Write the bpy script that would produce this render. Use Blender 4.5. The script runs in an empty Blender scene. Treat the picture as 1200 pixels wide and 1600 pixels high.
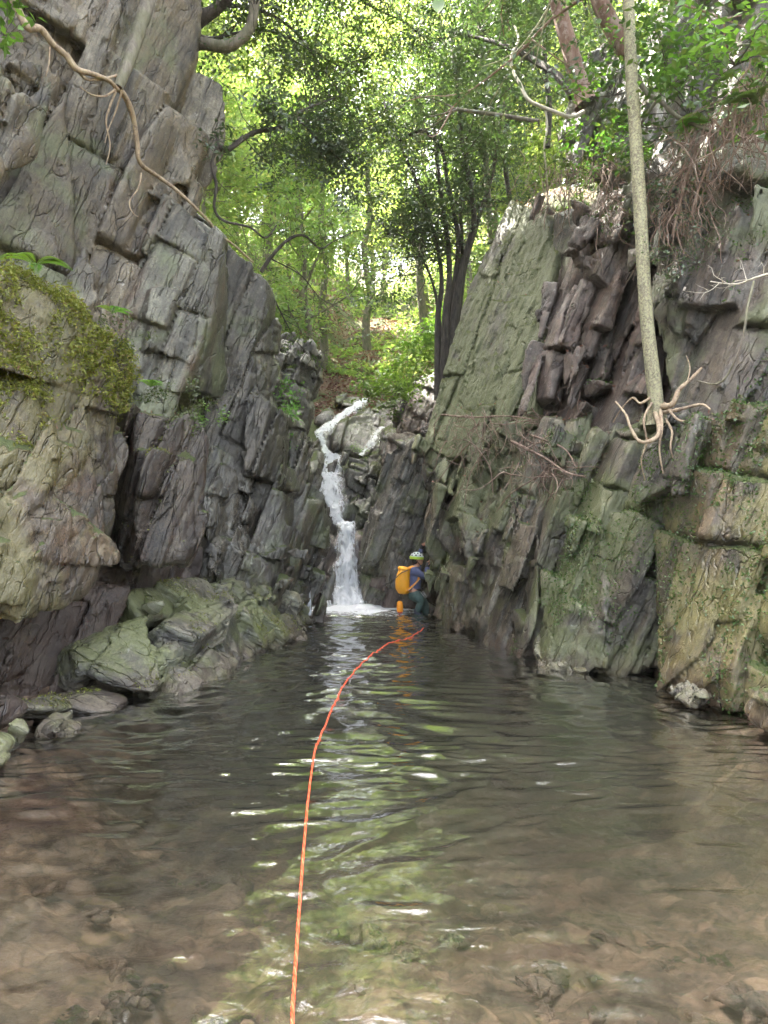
import bpy, math, random
import numpy as np
from mathutils import Vector

R = math.radians
SC = bpy.context.scene
COL = SC.collection

# ------------------------------------------------------------------ camera, sky, sun, exposure
CAM_H, HORIZON, FPX = 1.5, 835.0, 1200.0
cam_d = bpy.data.cameras.new('camera')
cam_d.sensor_fit = 'VERTICAL'
cam_d.sensor_height = 36.0
cam_d.lens = 27.0
cam_d.shift_y = (HORIZON - 800.0) / 1600.0
cam_d.clip_start = 0.05
cam_d.clip_end = 600.0
cam = bpy.data.objects.new('camera', cam_d)
cam.location = (0, 0, CAM_H)
cam.rotation_euler = (R(90), 0, 0)
COL.objects.link(cam)
SC.camera = cam

SUN_EL, SUN_AZ = R(60), R(-50)          # azimuth measured from +Y (into the gorge) towards +X
w = bpy.data.worlds.new('World')
SC.world = w
w.use_nodes = True
nt = w.node_tree
nt.nodes.clear()
out = nt.nodes.new('ShaderNodeOutputWorld')
bg = nt.nodes.new('ShaderNodeBackground')
sky = nt.nodes.new('ShaderNodeTexSky')
sky.sky_type = 'NISHITA'
sky.sun_disc = False
sky.sun_elevation = SUN_EL
sky.sun_rotation = SUN_AZ
sky.air_density = 1.0
sky.dust_density = 7.0
sky.ozone_density = 0.0
bg.inputs['Strength'].default_value = 0.15
hs = nt.nodes.new('ShaderNodeHueSaturation')     # sky desaturated so that shaded rock stays neutral, not blue
hs.inputs['Saturation'].default_value = 0.45
nt.links.new(sky.outputs[0], hs.inputs['Color'])
nt.links.new(hs.outputs[0], bg.inputs[0])
nt.links.new(bg.outputs[0], out.inputs[0])

sun_d = bpy.data.lights.new('sun', 'SUN')
sun_d.energy = 5.0
sun_d.angle = R(0.5)
sun_d.color = (1.0, 0.94, 0.84)
sun = bpy.data.objects.new('sun', sun_d)
sdir = Vector((math.sin(SUN_AZ) * math.cos(SUN_EL), math.cos(SUN_AZ) * math.cos(SUN_EL), math.sin(SUN_EL)))
sun.rotation_euler = sdir.to_track_quat('Z', 'Y').to_euler()
sun.location = (-12, 10, 30)
COL.objects.link(sun)

SC.view_settings.view_transform = 'Standard'
SC.view_settings.look = 'None'
SC.view_settings.exposure = 3.75
SC.view_settings.gamma = 1.0
SC.render.engine = 'CYCLES'
cy = SC.cycles
cy.max_bounces = 7
cy.diffuse_bounces = 3
cy.glossy_bounces = 3
cy.transmission_bounces = 5
cy.transparent_max_bounces = 12
cy.volume_bounces = 1
cy.caustics_reflective = False
cy.caustics_refractive = False
cy.use_denoising = True
cy.sample_clamp_indirect = 6.0


def P(px, py, Y):
    """World point at distance Y seen at photo pixel (px, py)."""
    return np.array([(px - 600.0) / FPX * Y, Y, CAM_H + (HORIZON - py) / FPX * Y])


def PW(px, py, z=0.0):
    """World point at height z seen at photo pixel."""
    Y = (CAM_H - z) * FPX / (py - HORIZON)
    return np.array([(px - 600.0) / FPX * Y, Y, z])


# ------------------------------------------------------------------ objects and tags
def tag(o, label=None, cat=None, group=None, kind=None):
    if label: o['label'] = label
    if cat: o['category'] = cat
    if group: o['group'] = group
    if kind: o['kind'] = kind
    return o


def empty(name, loc, label, cat, group=None):
    o = bpy.data.objects.new(name, None)
    o.location = tuple(float(c) for c in loc)
    o.empty_display_size = 0.2
    COL.objects.link(o)
    return tag(o, label, cat, group)


def link(name, me, mat, parent=None, base=None):
    """Link mesh data (world coordinates) as one object; base = its origin."""
    o = bpy.data.objects.new(name, me)
    if mat is not None:
        me.materials.append(mat)
    COL.objects.link(o)
    if parent is not None:
        o.parent = parent
        b = np.array(parent.matrix_basis.translation) if parent.parent is None else np.array(parent.matrix_basis.translation) + np.array(parent.parent.matrix_basis.translation)
        shift_mesh(me, -b)
    elif base is not None:
        shift_mesh(me, -np.asarray(base, float))
        o.location = tuple(float(c) for c in base)
    return o


def shift_mesh(me, d):
    n = len(me.vertices)
    co = np.empty(n * 3, np.float32)
    me.vertices.foreach_get('co', co)
    co = co.reshape(-1, 3) + np.asarray(d, np.float32)
    me.vertices.foreach_set('co', co.ravel())
    me.update()


def mesh_np(name, V, F, smooth=True, attrs=None):
    """V (n,3), F (m,k) with constant k, or a list of face arrays."""
    me = bpy.data.meshes.new(name)
    V = np.asarray(V, np.float32)
    Fs = F if isinstance(F, list) else [F]
    Fs = [np.asarray(f, np.int32) for f in Fs if len(f)]
    nl = sum(f.size for f in Fs)
    npoly = sum(len(f) for f in Fs)
    me.vertices.add(len(V))
    me.vertices.foreach_set('co', V.ravel())
    me.loops.add(nl)
    me.polygons.add(npoly)
    me.loops.foreach_set('vertex_index', np.concatenate([f.ravel() for f in Fs]).astype(np.int32))
    starts, o = [], 0
    for f in Fs:
        starts.append(o + np.arange(len(f)) * f.shape[1])
        o += f.size
    me.polygons.foreach_set('loop_start', np.concatenate(starts).astype(np.int32))
    me.update(calc_edges=True)
    me.polygons.foreach_set('use_smooth', np.full(npoly, smooth, dtype=bool))
    if attrs:
        for k, v in attrs.items():
            a = me.attributes.new(k, 'FLOAT', 'POINT')
            a.data.foreach_set('value', np.asarray(v, np.float32))
    return me


# ------------------------------------------------------------------ noise
def _h(ix, iy, iz, seed):
    n = ix.astype(np.uint32) * np.uint32(374761393)
    n = n + iy.astype(np.uint32) * np.uint32(668265263)
    n = n + iz.astype(np.uint32) * np.uint32(2147483629) + np.uint32((seed * 974634777) & 0xFFFFFFFF)
    n = (n ^ (n >> np.uint32(13))) * np.uint32(1274126177)
    n = (n ^ (n >> np.uint32(16))) * np.uint32(2246822519)
    n = n ^ (n >> np.uint32(15))
    return (n >> np.uint32(8)).astype(np.float32) * np.float32(1.0 / 16777215.0)


def hash3(ix, iy, iz, seed=0):
    z = np.zeros_like(np.asarray(ix))
    with np.errstate(over='ignore'):
        return _h(np.asarray(ix) + z, np.asarray(iy) + z, np.asarray(iz) + z, seed)


def vnoise(p, seed=0):
    """value noise, about -1..1, p (n,3)"""
    p = np.asarray(p, np.float32)
    f = np.floor(p)
    i = f.astype(np.int32)
    t = p - f
    t = t * t * (3 - 2 * t)
    with np.errstate(over='ignore'):
        hx = [(i[:, 0] + d).astype(np.uint32) * np.uint32(374761393) for d in (0, 1)]
        hy = [(i[:, 1] + d).astype(np.uint32) * np.uint32(668265263) for d in (0, 1)]
        hz = [(i[:, 2] + d).astype(np.uint32) * np.uint32(2147483629) + np.uint32((seed * 974634777) & 0xFFFFFFFF) for d in (0, 1)]
        def c(a, b, d):
            n = hx[a] + hy[b] + hz[d]
            n = (n ^ (n >> np.uint32(13))) * np.uint32(1274126177)
            n = (n ^ (n >> np.uint32(16))) * np.uint32(2246822519)
            return ((n ^ (n >> np.uint32(15))) >> np.uint32(8)).astype(np.float32)
        tx, ty, tz = t[:, 0], t[:, 1], t[:, 2]
        def lx(b, d):
            a0 = c(0, b, d)
            return a0 + tx * (c(1, b, d) - a0)
        def ly(d):
            a0 = lx(0, d)
            return a0 + ty * (lx(1, d) - a0)
        z0 = ly(0)
        r = z0 + tz * (ly(1) - z0)
    return r * np.float32(2.0 / 16777215.0) - 1


def fbm(p, oct=4, seed=0, gain=0.5):
    a, s, r = 1.0, 1.0, 0
    for k in range(oct):
        r = r + a * vnoise(p * s + k * 17.3, seed + k)
        a *= gain
        s *= 2.03
    return r


def unit(v):
    v = np.asarray(v, float)
    return v / np.linalg.norm(v)
# ------------------------------------------------------------------ rock: hulls -> jointed strata -> surface nets
import bmesh


def hull_planes(pts):
    bm = bmesh.new()
    for p in pts:
        bm.verts.new(tuple(float(c) for c in p))
    bmesh.ops.convex_hull(bm, input=bm.verts)
    c = np.mean(np.array(pts), axis=0)
    N, D = [], []
    for f in bm.faces:
        f.normal_update()
        n = np.array(f.normal)
        if np.linalg.norm(n) < 0.5:
            continue
        q = np.array(f.calc_center_median())
        if np.dot(n, q - c) < 0:
            n = -n
        N.append(n); D.append(np.dot(n, q))
    bm.free()
    return np.array(N, np.float32), np.array(D, np.float32)


def piece(poly, ext, rnd=0.0, off=0.0):
    """Convex block: front outline given as (px, py, distance), pushed back along ext."""
    a = [P(*q) for q in poly]
    b = [p + np.array(ext, float) for p in a]
    return hull_planes(a + b) + (rnd, off, np.array(a + b))


def piece2(front, back, rnd=0.0):
    """Convex block from a front outline and a back outline, both (px, py, distance)."""
    a = [P(*q) for q in front] + [P(*q) for q in back]
    return hull_planes(a) + (rnd, 0.0, np.array(a))


def block(pts, rnd=0.0):
    return hull_planes([np.array(p, float) for p in pts]) + (rnd, 0.0, np.array(pts, float))


BED = (unit((0.93, 0.12, -0.34)), unit((-0.10, 0.98, 0.12)), unit((0.35, -0.10, 0.93)))


LEDGE = (unit((0.42, -0.38, 0.82)), unit((0.10, 0.92, 0.38)), unit((-0.9, 0.1, 0.42)))


def cuts(x, spacing, seed, a=0):
    """jittered 1-D cells: index, distance to the nearer boundary, local -.5..5"""
    q = x / spacing
    i = np.floor(q).astype(np.int64)
    lo = i + 0.35 * (hash3(i, a, 7, seed) * 2 - 1)
    hi = i + 1 + 0.35 * (hash3(i + 1, a, 7, seed) * 2 - 1)
    below = q < lo
    above = q >= hi
    i = np.where(below, i - 1, np.where(above, i + 1, i))
    lo = i + 0.35 * (hash3(i, a, 7, seed) * 2 - 1)
    hi = i + 1 + 0.35 * (hash3(i + 1, a, 7, seed) * 2 - 1)
    e = np.minimum(q - lo, hi - q) * spacing
    return i, e, (q - lo) / (hi - lo) - 0.5


def strata(p, frame, level, seed, h, gate=0.0):
    """offset, tint for points p; level = (layer, joint, joint2, amp, crack, tilt)"""
    sb, s1, s2, amp, crack, tilt = level
    wob = vnoise(p * (0.5 / sb), seed + 50)[:, None] * np.array([0.09 * sb, 0.12 * s1, 0.12 * s2])[None, :]
    u = p @ frame[0] + wob[:, 0]
    v = p @ frame[1] + wob[:, 1]
    w_ = p @ frame[2] + wob[:, 2]
    i, eu, lu = cuts(u, sb, seed)
    v = v + hash3(i, 3, 1, seed) * 5
    w_ = w_ + hash3(i, 5, 2, seed) * 5
    j, ev, lv = cuts(v, s1, seed + 1, i)
    w_ = w_ + hash3(i, j, 9, seed) * 3
    k, ew, lw = cuts(w_, s2, seed + 2, i * 31 + j)
    r = hash3(i, j, k, seed + 3)
    rl = hash3(i, 0, 0, seed + 9)
    off = amp * ((0.55 * r + 0.45 * rl) * 2 - 1.15)
    off = off + tilt * amp * (lv * (hash3(i, j, k, seed + 4) * 2 - 1) + lw * (hash3(i, j, k, seed + 5) * 2 - 1) + lu * (hash3(i, j, k, seed + 6) * 2 - 1)) * 2
    e = np.minimum(np.minimum(eu * 1.0, ev), ew)
    open_ = (hash3(i, j, k, seed + 8) > 0.5) * 1.0
    off = off - crack * np.exp(-e / max(0.8 * h, 0.032 * sb)) * (0.1 + 0.9 * open_)
    if gate:    # some of the rock stays unbroken
        g = np.clip(vnoise(p * 0.7, seed + 77) * 2.2 + gate, 0, 1)
        off = off * g
    return off.astype(np.float32), r


def surface_nets(F, org, h):
    ins = F < 0
    nx, ny, nz = F.shape
    cnt = np.zeros((nx - 1, ny - 1, nz - 1), np.int8)
    for a in (0, 1):
        for b in (0, 1):
            for c in (0, 1):
                cnt += ins[a:nx - 1 + a, b:ny - 1 + b, c:nz - 1 + c]
    act = np.argwhere((cnt > 0) & (cnt < 8))
    vid = np.full((nx - 1, ny - 1, nz - 1), -1, np.int32)
    vid[act[:, 0], act[:, 1], act[:, 2]] = np.arange(len(act))
    del cnt
    C = {}
    for a in (0, 1):
        for b in (0, 1):
            for c in (0, 1):
                C[a, b, c] = F[act[:, 0] + a, act[:, 1] + b, act[:, 2] + c]
    acc = np.zeros((len(act), 3), np.float32)
    n = np.zeros(len(act), np.float32)
    ks = list(C)
    for i in range(8):
        for j in range(i + 1, 8):
            A, B = np.array(ks[i]), np.array(ks[j])
            if abs(A - B).sum() != 1:
                continue
            fa, fb = C[ks[i]], C[ks[j]]
            m = (fa < 0) != (fb < 0)
            t = np.where(m, fa / np.where(m, fa - fb, 1), 0)
            acc += np.where(m[:, None], A[None, :] + t[:, None] * (B - A)[None, :], 0)
            n += m
    V = (act + acc / n[:, None]) * h + np.asarray(org)[None, :]
    quads = []
    for ax in range(3):
        s0 = [slice(None)] * 3; s1 = [slice(None)] * 3
        s0[ax] = slice(0, -1); s1[ax] = slice(1, None)
        A, B = ins[tuple(s0)], ins[tuple(s1)]
        e = np.argwhere(A != B)
        o1, o2 = [(1, 2), (2, 0), (0, 1)][ax]
        ok = (e[:, o1] > 0) & (e[:, o2] > 0) & (e[:, o1] < vid.shape[o1]) & (e[:, o2] < vid.shape[o2])
        e = e[ok]
        fl = ins[e[:, 0], e[:, 1], e[:, 2]]
        def g(d1, d2):
            q = e.copy(); q[:, o1] += d1; q[:, o2] += d2
            return vid[q[:, 0], q[:, 1], q[:, 2]]
        q = np.stack([g(-1, -1), g(0, -1), g(0, 0), g(-1, 0)], 1)
        q[~fl] = q[~fl][:, ::-1]
        quads.append(q)
    Q = np.concatenate(quads)
    return V.astype(np.float32), Q[(Q >= 0).all(1)]


def smooth_mesh(V, Q, it=1, lam=0.5):
    n = len(V)
    a = np.concatenate([Q[:, 0], Q[:, 1], Q[:, 2], Q[:, 3], Q[:, 1], Q[:, 2], Q[:, 3], Q[:, 0]])
    b = np.concatenate([Q[:, 1], Q[:, 2], Q[:, 3], Q[:, 0], Q[:, 0], Q[:, 1], Q[:, 2], Q[:, 3]])
    deg = np.maximum(np.bincount(a, minlength=n), 1)
    for _ in range(it):
        S = np.stack([np.bincount(a, weights=V[b, k], minlength=n) for k in range(3)], 1) / deg[:, None]
        V = V + lam * (S - V)
    return V.astype(np.float32)


def vnormals(V, Q):
    fn = np.cross(V[Q[:, 2]] - V[Q[:, 0]], V[Q[:, 3]] - V[Q[:, 1]])
    N = np.zeros_like(V)
    for k in range(4):
        for c in range(3):
            N[:, c] += np.bincount(Q[:, k], weights=fn[:, c], minlength=len(V))
    return N / np.maximum(np.linalg.norm(N, axis=1), 1e-9)[:, None]


FINE = (0.085, 0.19, 0.22, 0.017, 0.012, 0.9)
LV_BIG = [(0.78, 1.15, 1.5, 0.22, 0.20, 0.95), (0.25, 0.5, 0.6, 0.06, 0.07, 1.0), FINE]


def rock_mesh(name, pieces, h=0.03, frame=BED, levels=LV_BIG, seed=0, micro=0.008, warp=0.018, sm=2, box=None):
    allp = np.concatenate([q[4] for q in pieces])
    lo, hi = allp.min(0), allp.max(0)
    pad = 0.30 if levels is LV_BIG else 0.2
    lo = lo - pad; hi = hi + pad
    if box is not None:
        lo = np.maximum(lo, np.array(box[0])); hi = np.minimum(hi, np.array(box[1]))
    dims = np.ceil((hi - lo) / h).astype(int) + 1
    B = 8
    dims = ((dims + B - 1) // B) * B
    amp = sum(l[3] * 1.3 + l[4] for l in levels) + warp + 0.03

    def base(p):
        r = None
        for N, D, rnd, off, _p in pieces:
            d = (p @ N.T - D[None, :])
            if rnd > 0:      # rounded arrises: soft maximum
                m = d.max(1, keepdims=True)
                d = m[:, 0] + rnd * np.log(np.exp((d - m) / rnd).sum(1))
            else:
                d = d.max(1)
            d = d + off
            r = d if r is None else np.minimum(r, d)
        return r.astype(np.float32)

    nb = dims // B
    bi = np.stack(np.meshgrid(*[np.arange(k) for k in nb], indexing='ij'), -1).reshape(-1, 3)
    bc = lo + (bi * B + (B - 1) / 2) * h
    db = base(bc.astype(np.float32))
    F = np.repeat(np.repeat(np.repeat(db.reshape(nb), B, 0), B, 1), B, 2).astype(np.float32)
    rad = B * h * 0.87
    near = bi[np.abs(db) < rad + amp]
    F = np.where(F > 0, np.maximum(F, 0.05), np.minimum(F, -0.05)).astype(np.float32)
    loc = np.stack(np.meshgrid(*[np.arange(B)] * 3, indexing='ij'), -1).reshape(-1, 3)
    CH = 800
    band = (-sum(l[3] * 1.75 + 1.2 * l[4] for l in levels) - 0.01, sum(l[3] * 0.75 for l in levels) + 0.01)
    for s in range(0, len(near), CH):
        nn = near[s:s + CH]
        idx = (nn[:, None, :] * B + loc[None]).reshape(-1, 3)
        p = (lo + idx * h).astype(np.float32)
        if warp:
            q = p * 0.9
            wv = np.stack([vnoise(q + 11, seed), vnoise(q + 37, seed), vnoise(q + 71, seed)], 1) * warp
            d = base(p + wv)
        else:
            d = base(p)
        m = (d > band[0]) & (d < band[1])
        if m.any():
            pm = p[m]
            o = 0
            for li, l in enumerate(levels):
                oo, _ = strata(pm, frame, l, seed * 13 + li * 101 + 1, h, (0.0, 0.8, 0.3)[li])
                o = o + oo
            d[m] = d[m] - o
        F[idx[:, 0], idx[:, 1], idx[:, 2]] = d
    for ax in range(3):
        s = [slice(None)] * 3
        s[ax] = 0; F[tuple(s)] = np.maximum(F[tuple(s)], 0.5 * h)
        s[ax] = -1; F[tuple(s)] = np.maximum(F[tuple(s)], 0.5 * h)
    V, Q = surface_nets(F, lo, h)
    del F
    V = smooth_mesh(V, Q, sm)
    tint = strata(V, frame, levels[0], seed * 13 + 1, h)[1]
    if len(levels) > 1:
        tint = 0.6 * tint + 0.4 * strata(V, frame, levels[1], seed * 13 + 102, h)[1]
    if micro:
        N = vnormals(V, Q)
        # foliated: noise stretched along the bedding plane
        q = np.stack([V @ frame[0] * 3.0, V @ frame[1], V @ frame[2] * 0.8], 1).astype(np.float32)
        rid = 1 - 2 * np.abs(vnoise(q * 5.0, seed + 7))
        V = V + N * (micro * (0.6 * fbm(q * 3.5, 3, seed + 5) + 0.45 * rid + 0.6 * fbm(V * 8.0, 3, seed + 6)))[:, None]
    me = mesh_np(name, V, Q, True, {'tint': tint})
    return me
# ------------------------------------------------------------------ materials
class NB:
    def __init__(self, name):
        self.m = bpy.data.materials.new(name)
        self.m.use_nodes = True
        self.t = self.m.node_tree
        self.t.nodes.clear()
        self.o = self.t.nodes.new('ShaderNodeOutputMaterial')

    def n(self, typ, **kw):
        x = self.t.nodes.new('ShaderNode' + typ)
        for k, v in kw.items():
            setattr(x, k, v)
        return x

    def l(self, a, b):
        self.t.links.new(a, b)

    def val(self, x, sock):
        if isinstance(x, (int, float)):
            sock.default_value = x
        elif isinstance(x, (tuple, list)):
            sock.default_value = tuple(x) + ((1,) if len(x) == 3 and len(sock.default_value) == 4 else ())
        else:
            self.l(x, sock)

    def math(self, op, a, b=0.0, c=None, clamp=False):
        x = self.n('Math', operation=op, use_clamp=clamp)
        self.val(a, x.inputs[0]); self.val(b, x.inputs[1])
        if c is not None: self.val(c, x.inputs[2])
        return x.outputs[0]

    def mix(self, f, a, b, mode='MIX'):
        x = self.n('Mix', data_type='RGBA', blend_type=mode)
        self.val(f, x.inputs['Factor'])
        self.val(a, x.inputs[6]); self.val(b, x.inputs[7])
        return x.outputs[2]

    def noise(self, vec, scale, detail=4, rough=0.55, dist=0.0, off=0):
        x = self.n('TexNoise')
        if off:
            mp = self.n('Mapping'); mp.inputs['Location'].default_value = (off, off * 1.7, off * 0.3)
            self.l(vec, mp.inputs[0]); vec = mp.outputs[0]
        self.l(vec, x.inputs['Vector'])
        x.inputs['Scale'].default_value = scale
        x.inputs['Detail'].default_value = detail
        x.inputs['Roughness'].default_value = rough
        x.inputs['Distortion'].default_value = dist
        return x.outputs[0]

    def step(self, x, lo, hi):
        r = self.n('MapRange', interpolation_type='SMOOTHSTEP')
        self.val(x, r.inputs[0]); r.inputs[1].default_value = lo; r.inputs[2].default_value = hi
        return r.outputs[0]

    def ramp(self, f, stops):
        r = self.n('ValToRGB')
        e = r.color_ramp.elements
        while len(e) < len(stops): e.new(0.5)
        for q, (p, c) in zip(e, stops):
            q.position = p; q.color = tuple(c) + (1,)
        self.l(f, r.inputs[0])
        return r.outputs[0]

    def done(self, sh):
        self.l(sh, self.o.inputs[0])
        return self.m


def bed_vec(b, frame, co):
    """coordinates along bedding normal / strike / dip"""
    c = b.n('CombineXYZ')
    for k, (ax, s) in enumerate(zip(frame, (1, 1, 1))):
        d = b.n('VectorMath', operation='DOT_PRODUCT')
        b.l(co, d.inputs[0]); d.inputs[1].default_value = tuple(float(x) for x in ax)
        b.l(d.outputs['Value'], c.inputs[k])
    return c.outputs[0]


def rock_mat(name, grey=(0.21, 0.2, 0.2), grey2=(0.13, 0.125, 0.12), brown=(0.15, 0.105, 0.065), moss=0.4, green=0.3, wet=0.5,
             warm=0.35, pale=0.5, frame=BED, greencol=(0.13, 0.15, 0.07), mosscol=(0.085, 0.115, 0.022), red=0.0, tide=True, mossz=0.55):
    b = NB(name)
    geo = b.n('NewGeometry')
    co = geo.outputs['Position']
    bv = bed_vec(b, frame, co)
    st = b.n('Mapping'); st.inputs['Scale'].default_value = (3.0, 1.0, 0.28)
    b.l(bv, st.inputs[0]); st = st.outputs[0]
    tint = b.n('Attribute', attribute_name='tint').outputs['Fac']
    n1 = b.noise(co, 1.1, 5, 0.6)
    n2 = b.noise(st, 2.2, 6, 0.65, 0.4)
    n3 = b.noise(co, 5.5, 6, 0.7, 0.3, off=4)
    nf = b.noise(co, 26, 4, 0.7, off=9)
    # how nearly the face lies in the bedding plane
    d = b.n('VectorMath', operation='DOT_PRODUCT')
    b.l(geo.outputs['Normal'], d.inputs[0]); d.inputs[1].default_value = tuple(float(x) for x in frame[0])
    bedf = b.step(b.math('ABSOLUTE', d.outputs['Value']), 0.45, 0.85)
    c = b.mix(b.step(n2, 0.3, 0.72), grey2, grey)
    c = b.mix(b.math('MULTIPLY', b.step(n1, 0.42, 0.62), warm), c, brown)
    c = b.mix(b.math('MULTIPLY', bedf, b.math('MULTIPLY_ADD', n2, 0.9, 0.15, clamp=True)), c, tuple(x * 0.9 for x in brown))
    # per-block tint
    f = b.math('MULTIPLY_ADD', tint, 1.25, 0.4)
    c = b.mix(1.0, c, b.n_rgb(f) if hasattr(b, 'n_rgb') else f, 'MULTIPLY')
    pur = b.math('MULTIPLY', b.step(b.math('FRACT', b.math('MULTIPLY', tint, 7.3)), 0.55, 0.9), 0.45)
    c = b.mix(pur, c, (0.155, 0.13, 0.10))
    # mottling and stains
    c = b.mix(1.0, c, b.ramp(n3, [(0.25, (0.30, 0.285, 0.27)), (0.5, (0.76, 0.76, 0.75)), (0.75, (1.3, 1.28, 1.22))]), 'MULTIPLY')
    c = b.mix(0.8, c, b.ramp(nf, [(0.3, (0.6, 0.6, 0.6)), (0.7, (1.4, 1.4, 1.4))]), 'MULTIPLY')
    seep = b.step(b.noise(st, 1.3, 4, 0.6, 0.2, off=21), 0.52, 0.66)
    c = b.mix(b.math('MULTIPLY', seep, 0.85), c, (0.02, 0.018, 0.015))
    rust = b.step(b.noise(st, 0.9, 5, 0.65, 0.3, off=33), 0.58, 0.74)
    c = b.mix(b.math('MULTIPLY', rust, 0.55 + 0.4 * red), c, (0.14, 0.075, 0.038))
    if red:
        c = b.mix(red, c, b.mix(n3, (0.03, 0.012, 0.008), (0.12, 0.045, 0.03)))
    # pale mineral and lichen spots
    pl = b.math('MULTIPLY', b.step(b.noise(co, 9, 5, 0.75, off=50), 0.60, 0.67), b.step(b.noise(st, 1.6, 3, off=60), 0.45, 0.62))
    c = b.mix(b.math('MULTIPLY', pl, pale), c, (0.46, 0.45, 0.41))
    # fine fissures along and across the foliation
    wv = b.n('VectorMath', operation='ADD'); b.l(st, wv.inputs[0])
    nv = b.n('TexNoise'); nv.inputs['Scale'].default_value = 2.5; nv.inputs['Detail'].default_value = 4; b.l(co, nv.inputs['Vector'])
    sc_ = b.n('VectorMath', operation='SCALE'); b.l(nv.outputs['Color'], sc_.inputs[0]); sc_.inputs['Scale'].default_value = 0.28
    b.l(sc_.outputs[0], wv.inputs[1])
    fis = None
    for s_, w_, off in ((1.7, 0.022, 0), (4.6, 0.03, 3)):
        v_ = b.n('TexVoronoi', feature='DISTANCE_TO_EDGE'); v_.inputs['Scale'].default_value = s_; b.l(wv.outputs[0], v_.inputs['Vector'])
        f_ = b.math('SUBTRACT', 1.0, b.step(v_.outputs['Distance'], 0.0, w_ * (1.0 if s_ < 2 else 1.3)))
        f_ = b.math('MULTIPLY', f_, b.step(b.noise(co, 1.3 * s_, 3, off=40 + off), 0.42, 0.58))
        fis = f_ if fis is None else b.math('MAXIMUM', fis, b.math('MULTIPLY', f_, 0.5))
    c = b.mix(b.math('MULTIPLY', fis, 0.6), c, (0.018, 0.014, 0.011))
    gr = b.noise(co, 95, 3, 0.75, off=29)
    c = b.mix(0.75, c, b.ramp(gr, [(0.3, (0.55, 0.55, 0.55)), (0.5, (1, 1, 1)), (0.72, (1.6, 1.58, 1.52))]), 'MULTIPLY')
    # green film
    gm = b.step(b.math('ADD', b.noise(co, 0.85, 5, 0.65, 0.5, off=70), b.math('MULTIPLY', n3, 0.25)), 0.82 - 0.42 * green, 0.98 - 0.42 * green)
    c = b.mix(b.math('MULTIPLY', gm, 0.72), c, b.mix(nf, tuple(x * 0.45 for x in greencol), tuple(x * 1.5 for x in greencol)))
    # moss on what faces up, in clumps
    nz = b.n('SeparateXYZ'); b.l(geo.outputs['Normal'], nz.inputs[0]); nz = nz.outputs[2]
    mn = b.math('ADD', b.math('MULTIPLY', nz, mossz), b.math('ADD', b.math('MULTIPLY', b.noise(co, 1.7, 6, 0.7, off=80), 0.9), b.math('MULTIPLY', nf, 0.22)))
    mm = b.step(mn, 1.12 - 0.5 * moss, 1.22 - 0.5 * moss)
    mcol = b.mix(b.noise(co, 40, 3, 0.7, off=3), tuple(x * 0.35 for x in mosscol), tuple(x * 1.7 for x in mosscol))
    mcol = b.mix(b.math('MULTIPLY', b.step(n3, 0.45, 0.65), 0.6), mcol, (0.13, 0.12, 0.035))
    c = b.mix(mm, c, mcol)
    rough = b.math('SUBTRACT', 0.60 - 0.2 * wet, b.math('MULTIPLY', b.step(b.noise(st, 1.1, 3, off=90), 0.42, 0.62), 0.30 * wet))
    if tide:   # wet dark band at the water's edge
        z = b.n('SeparateXYZ'); b.l(co, z.inputs[0])
        zz = b.math('ADD', z.outputs[2], b.math('MULTIPLY', n3, 0.3))
        td = b.math('SUBTRACT', 1.0, b.step(zz, 0.12, 0.42))
        c = b.mix(b.math('MULTIPLY', td, 0.55), c, b.mix(n2, (0.035, 0.02, 0.014), (0.13, 0.08, 0.055)))
        rough = b.math('SUBTRACT', rough, b.math('MULTIPLY', td, 0.18))
    rough = b.math('MAXIMUM', b.mix(mm, b_rgb(b, rough), (0.9, 0.9, 0.9)), 0.16)
    # bump
    h = b.math('ADD', b.math('MULTIPLY', b.noise(st, 7, 6, 0.7), 0.6), b.math('MULTIPLY', b.noise(co, 16, 6, 0.72, off=13), 0.55))
    h = b.math('ADD', h, b.math('MULTIPLY', fis, -0.9))
    h = b.math('ADD', h, b.math('MULTIPLY', gr, 0.18))
    h = b.math('ADD', h, b.math('MULTIPLY', mm, b.math('MULTIPLY_ADD', b.noise(co, 55, 3, 0.8), 1.6, 0.3)))
    bp = b.n('Bump'); bp.inputs['Strength'].default_value = 1.0; bp.inputs['Distance'].default_value = 0.035
    b.l(h, bp.inputs['Height'])
    pb = b.n('BsdfPrincipled')
    b.l(c, pb.inputs['Base Color']); b.l(rough, pb.inputs['Roughness']); b.l(bp.outputs[0], pb.inputs['Normal'])
    pb.inputs['Specular IOR Level'].default_value = 0.8
    return b.done(pb.outputs[0])


def b_rgb(b, v):
    c = b.n('CombineColor')
    for k in range(3): b.l(v, c.inputs[k])
    return c.outputs[0]


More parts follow.
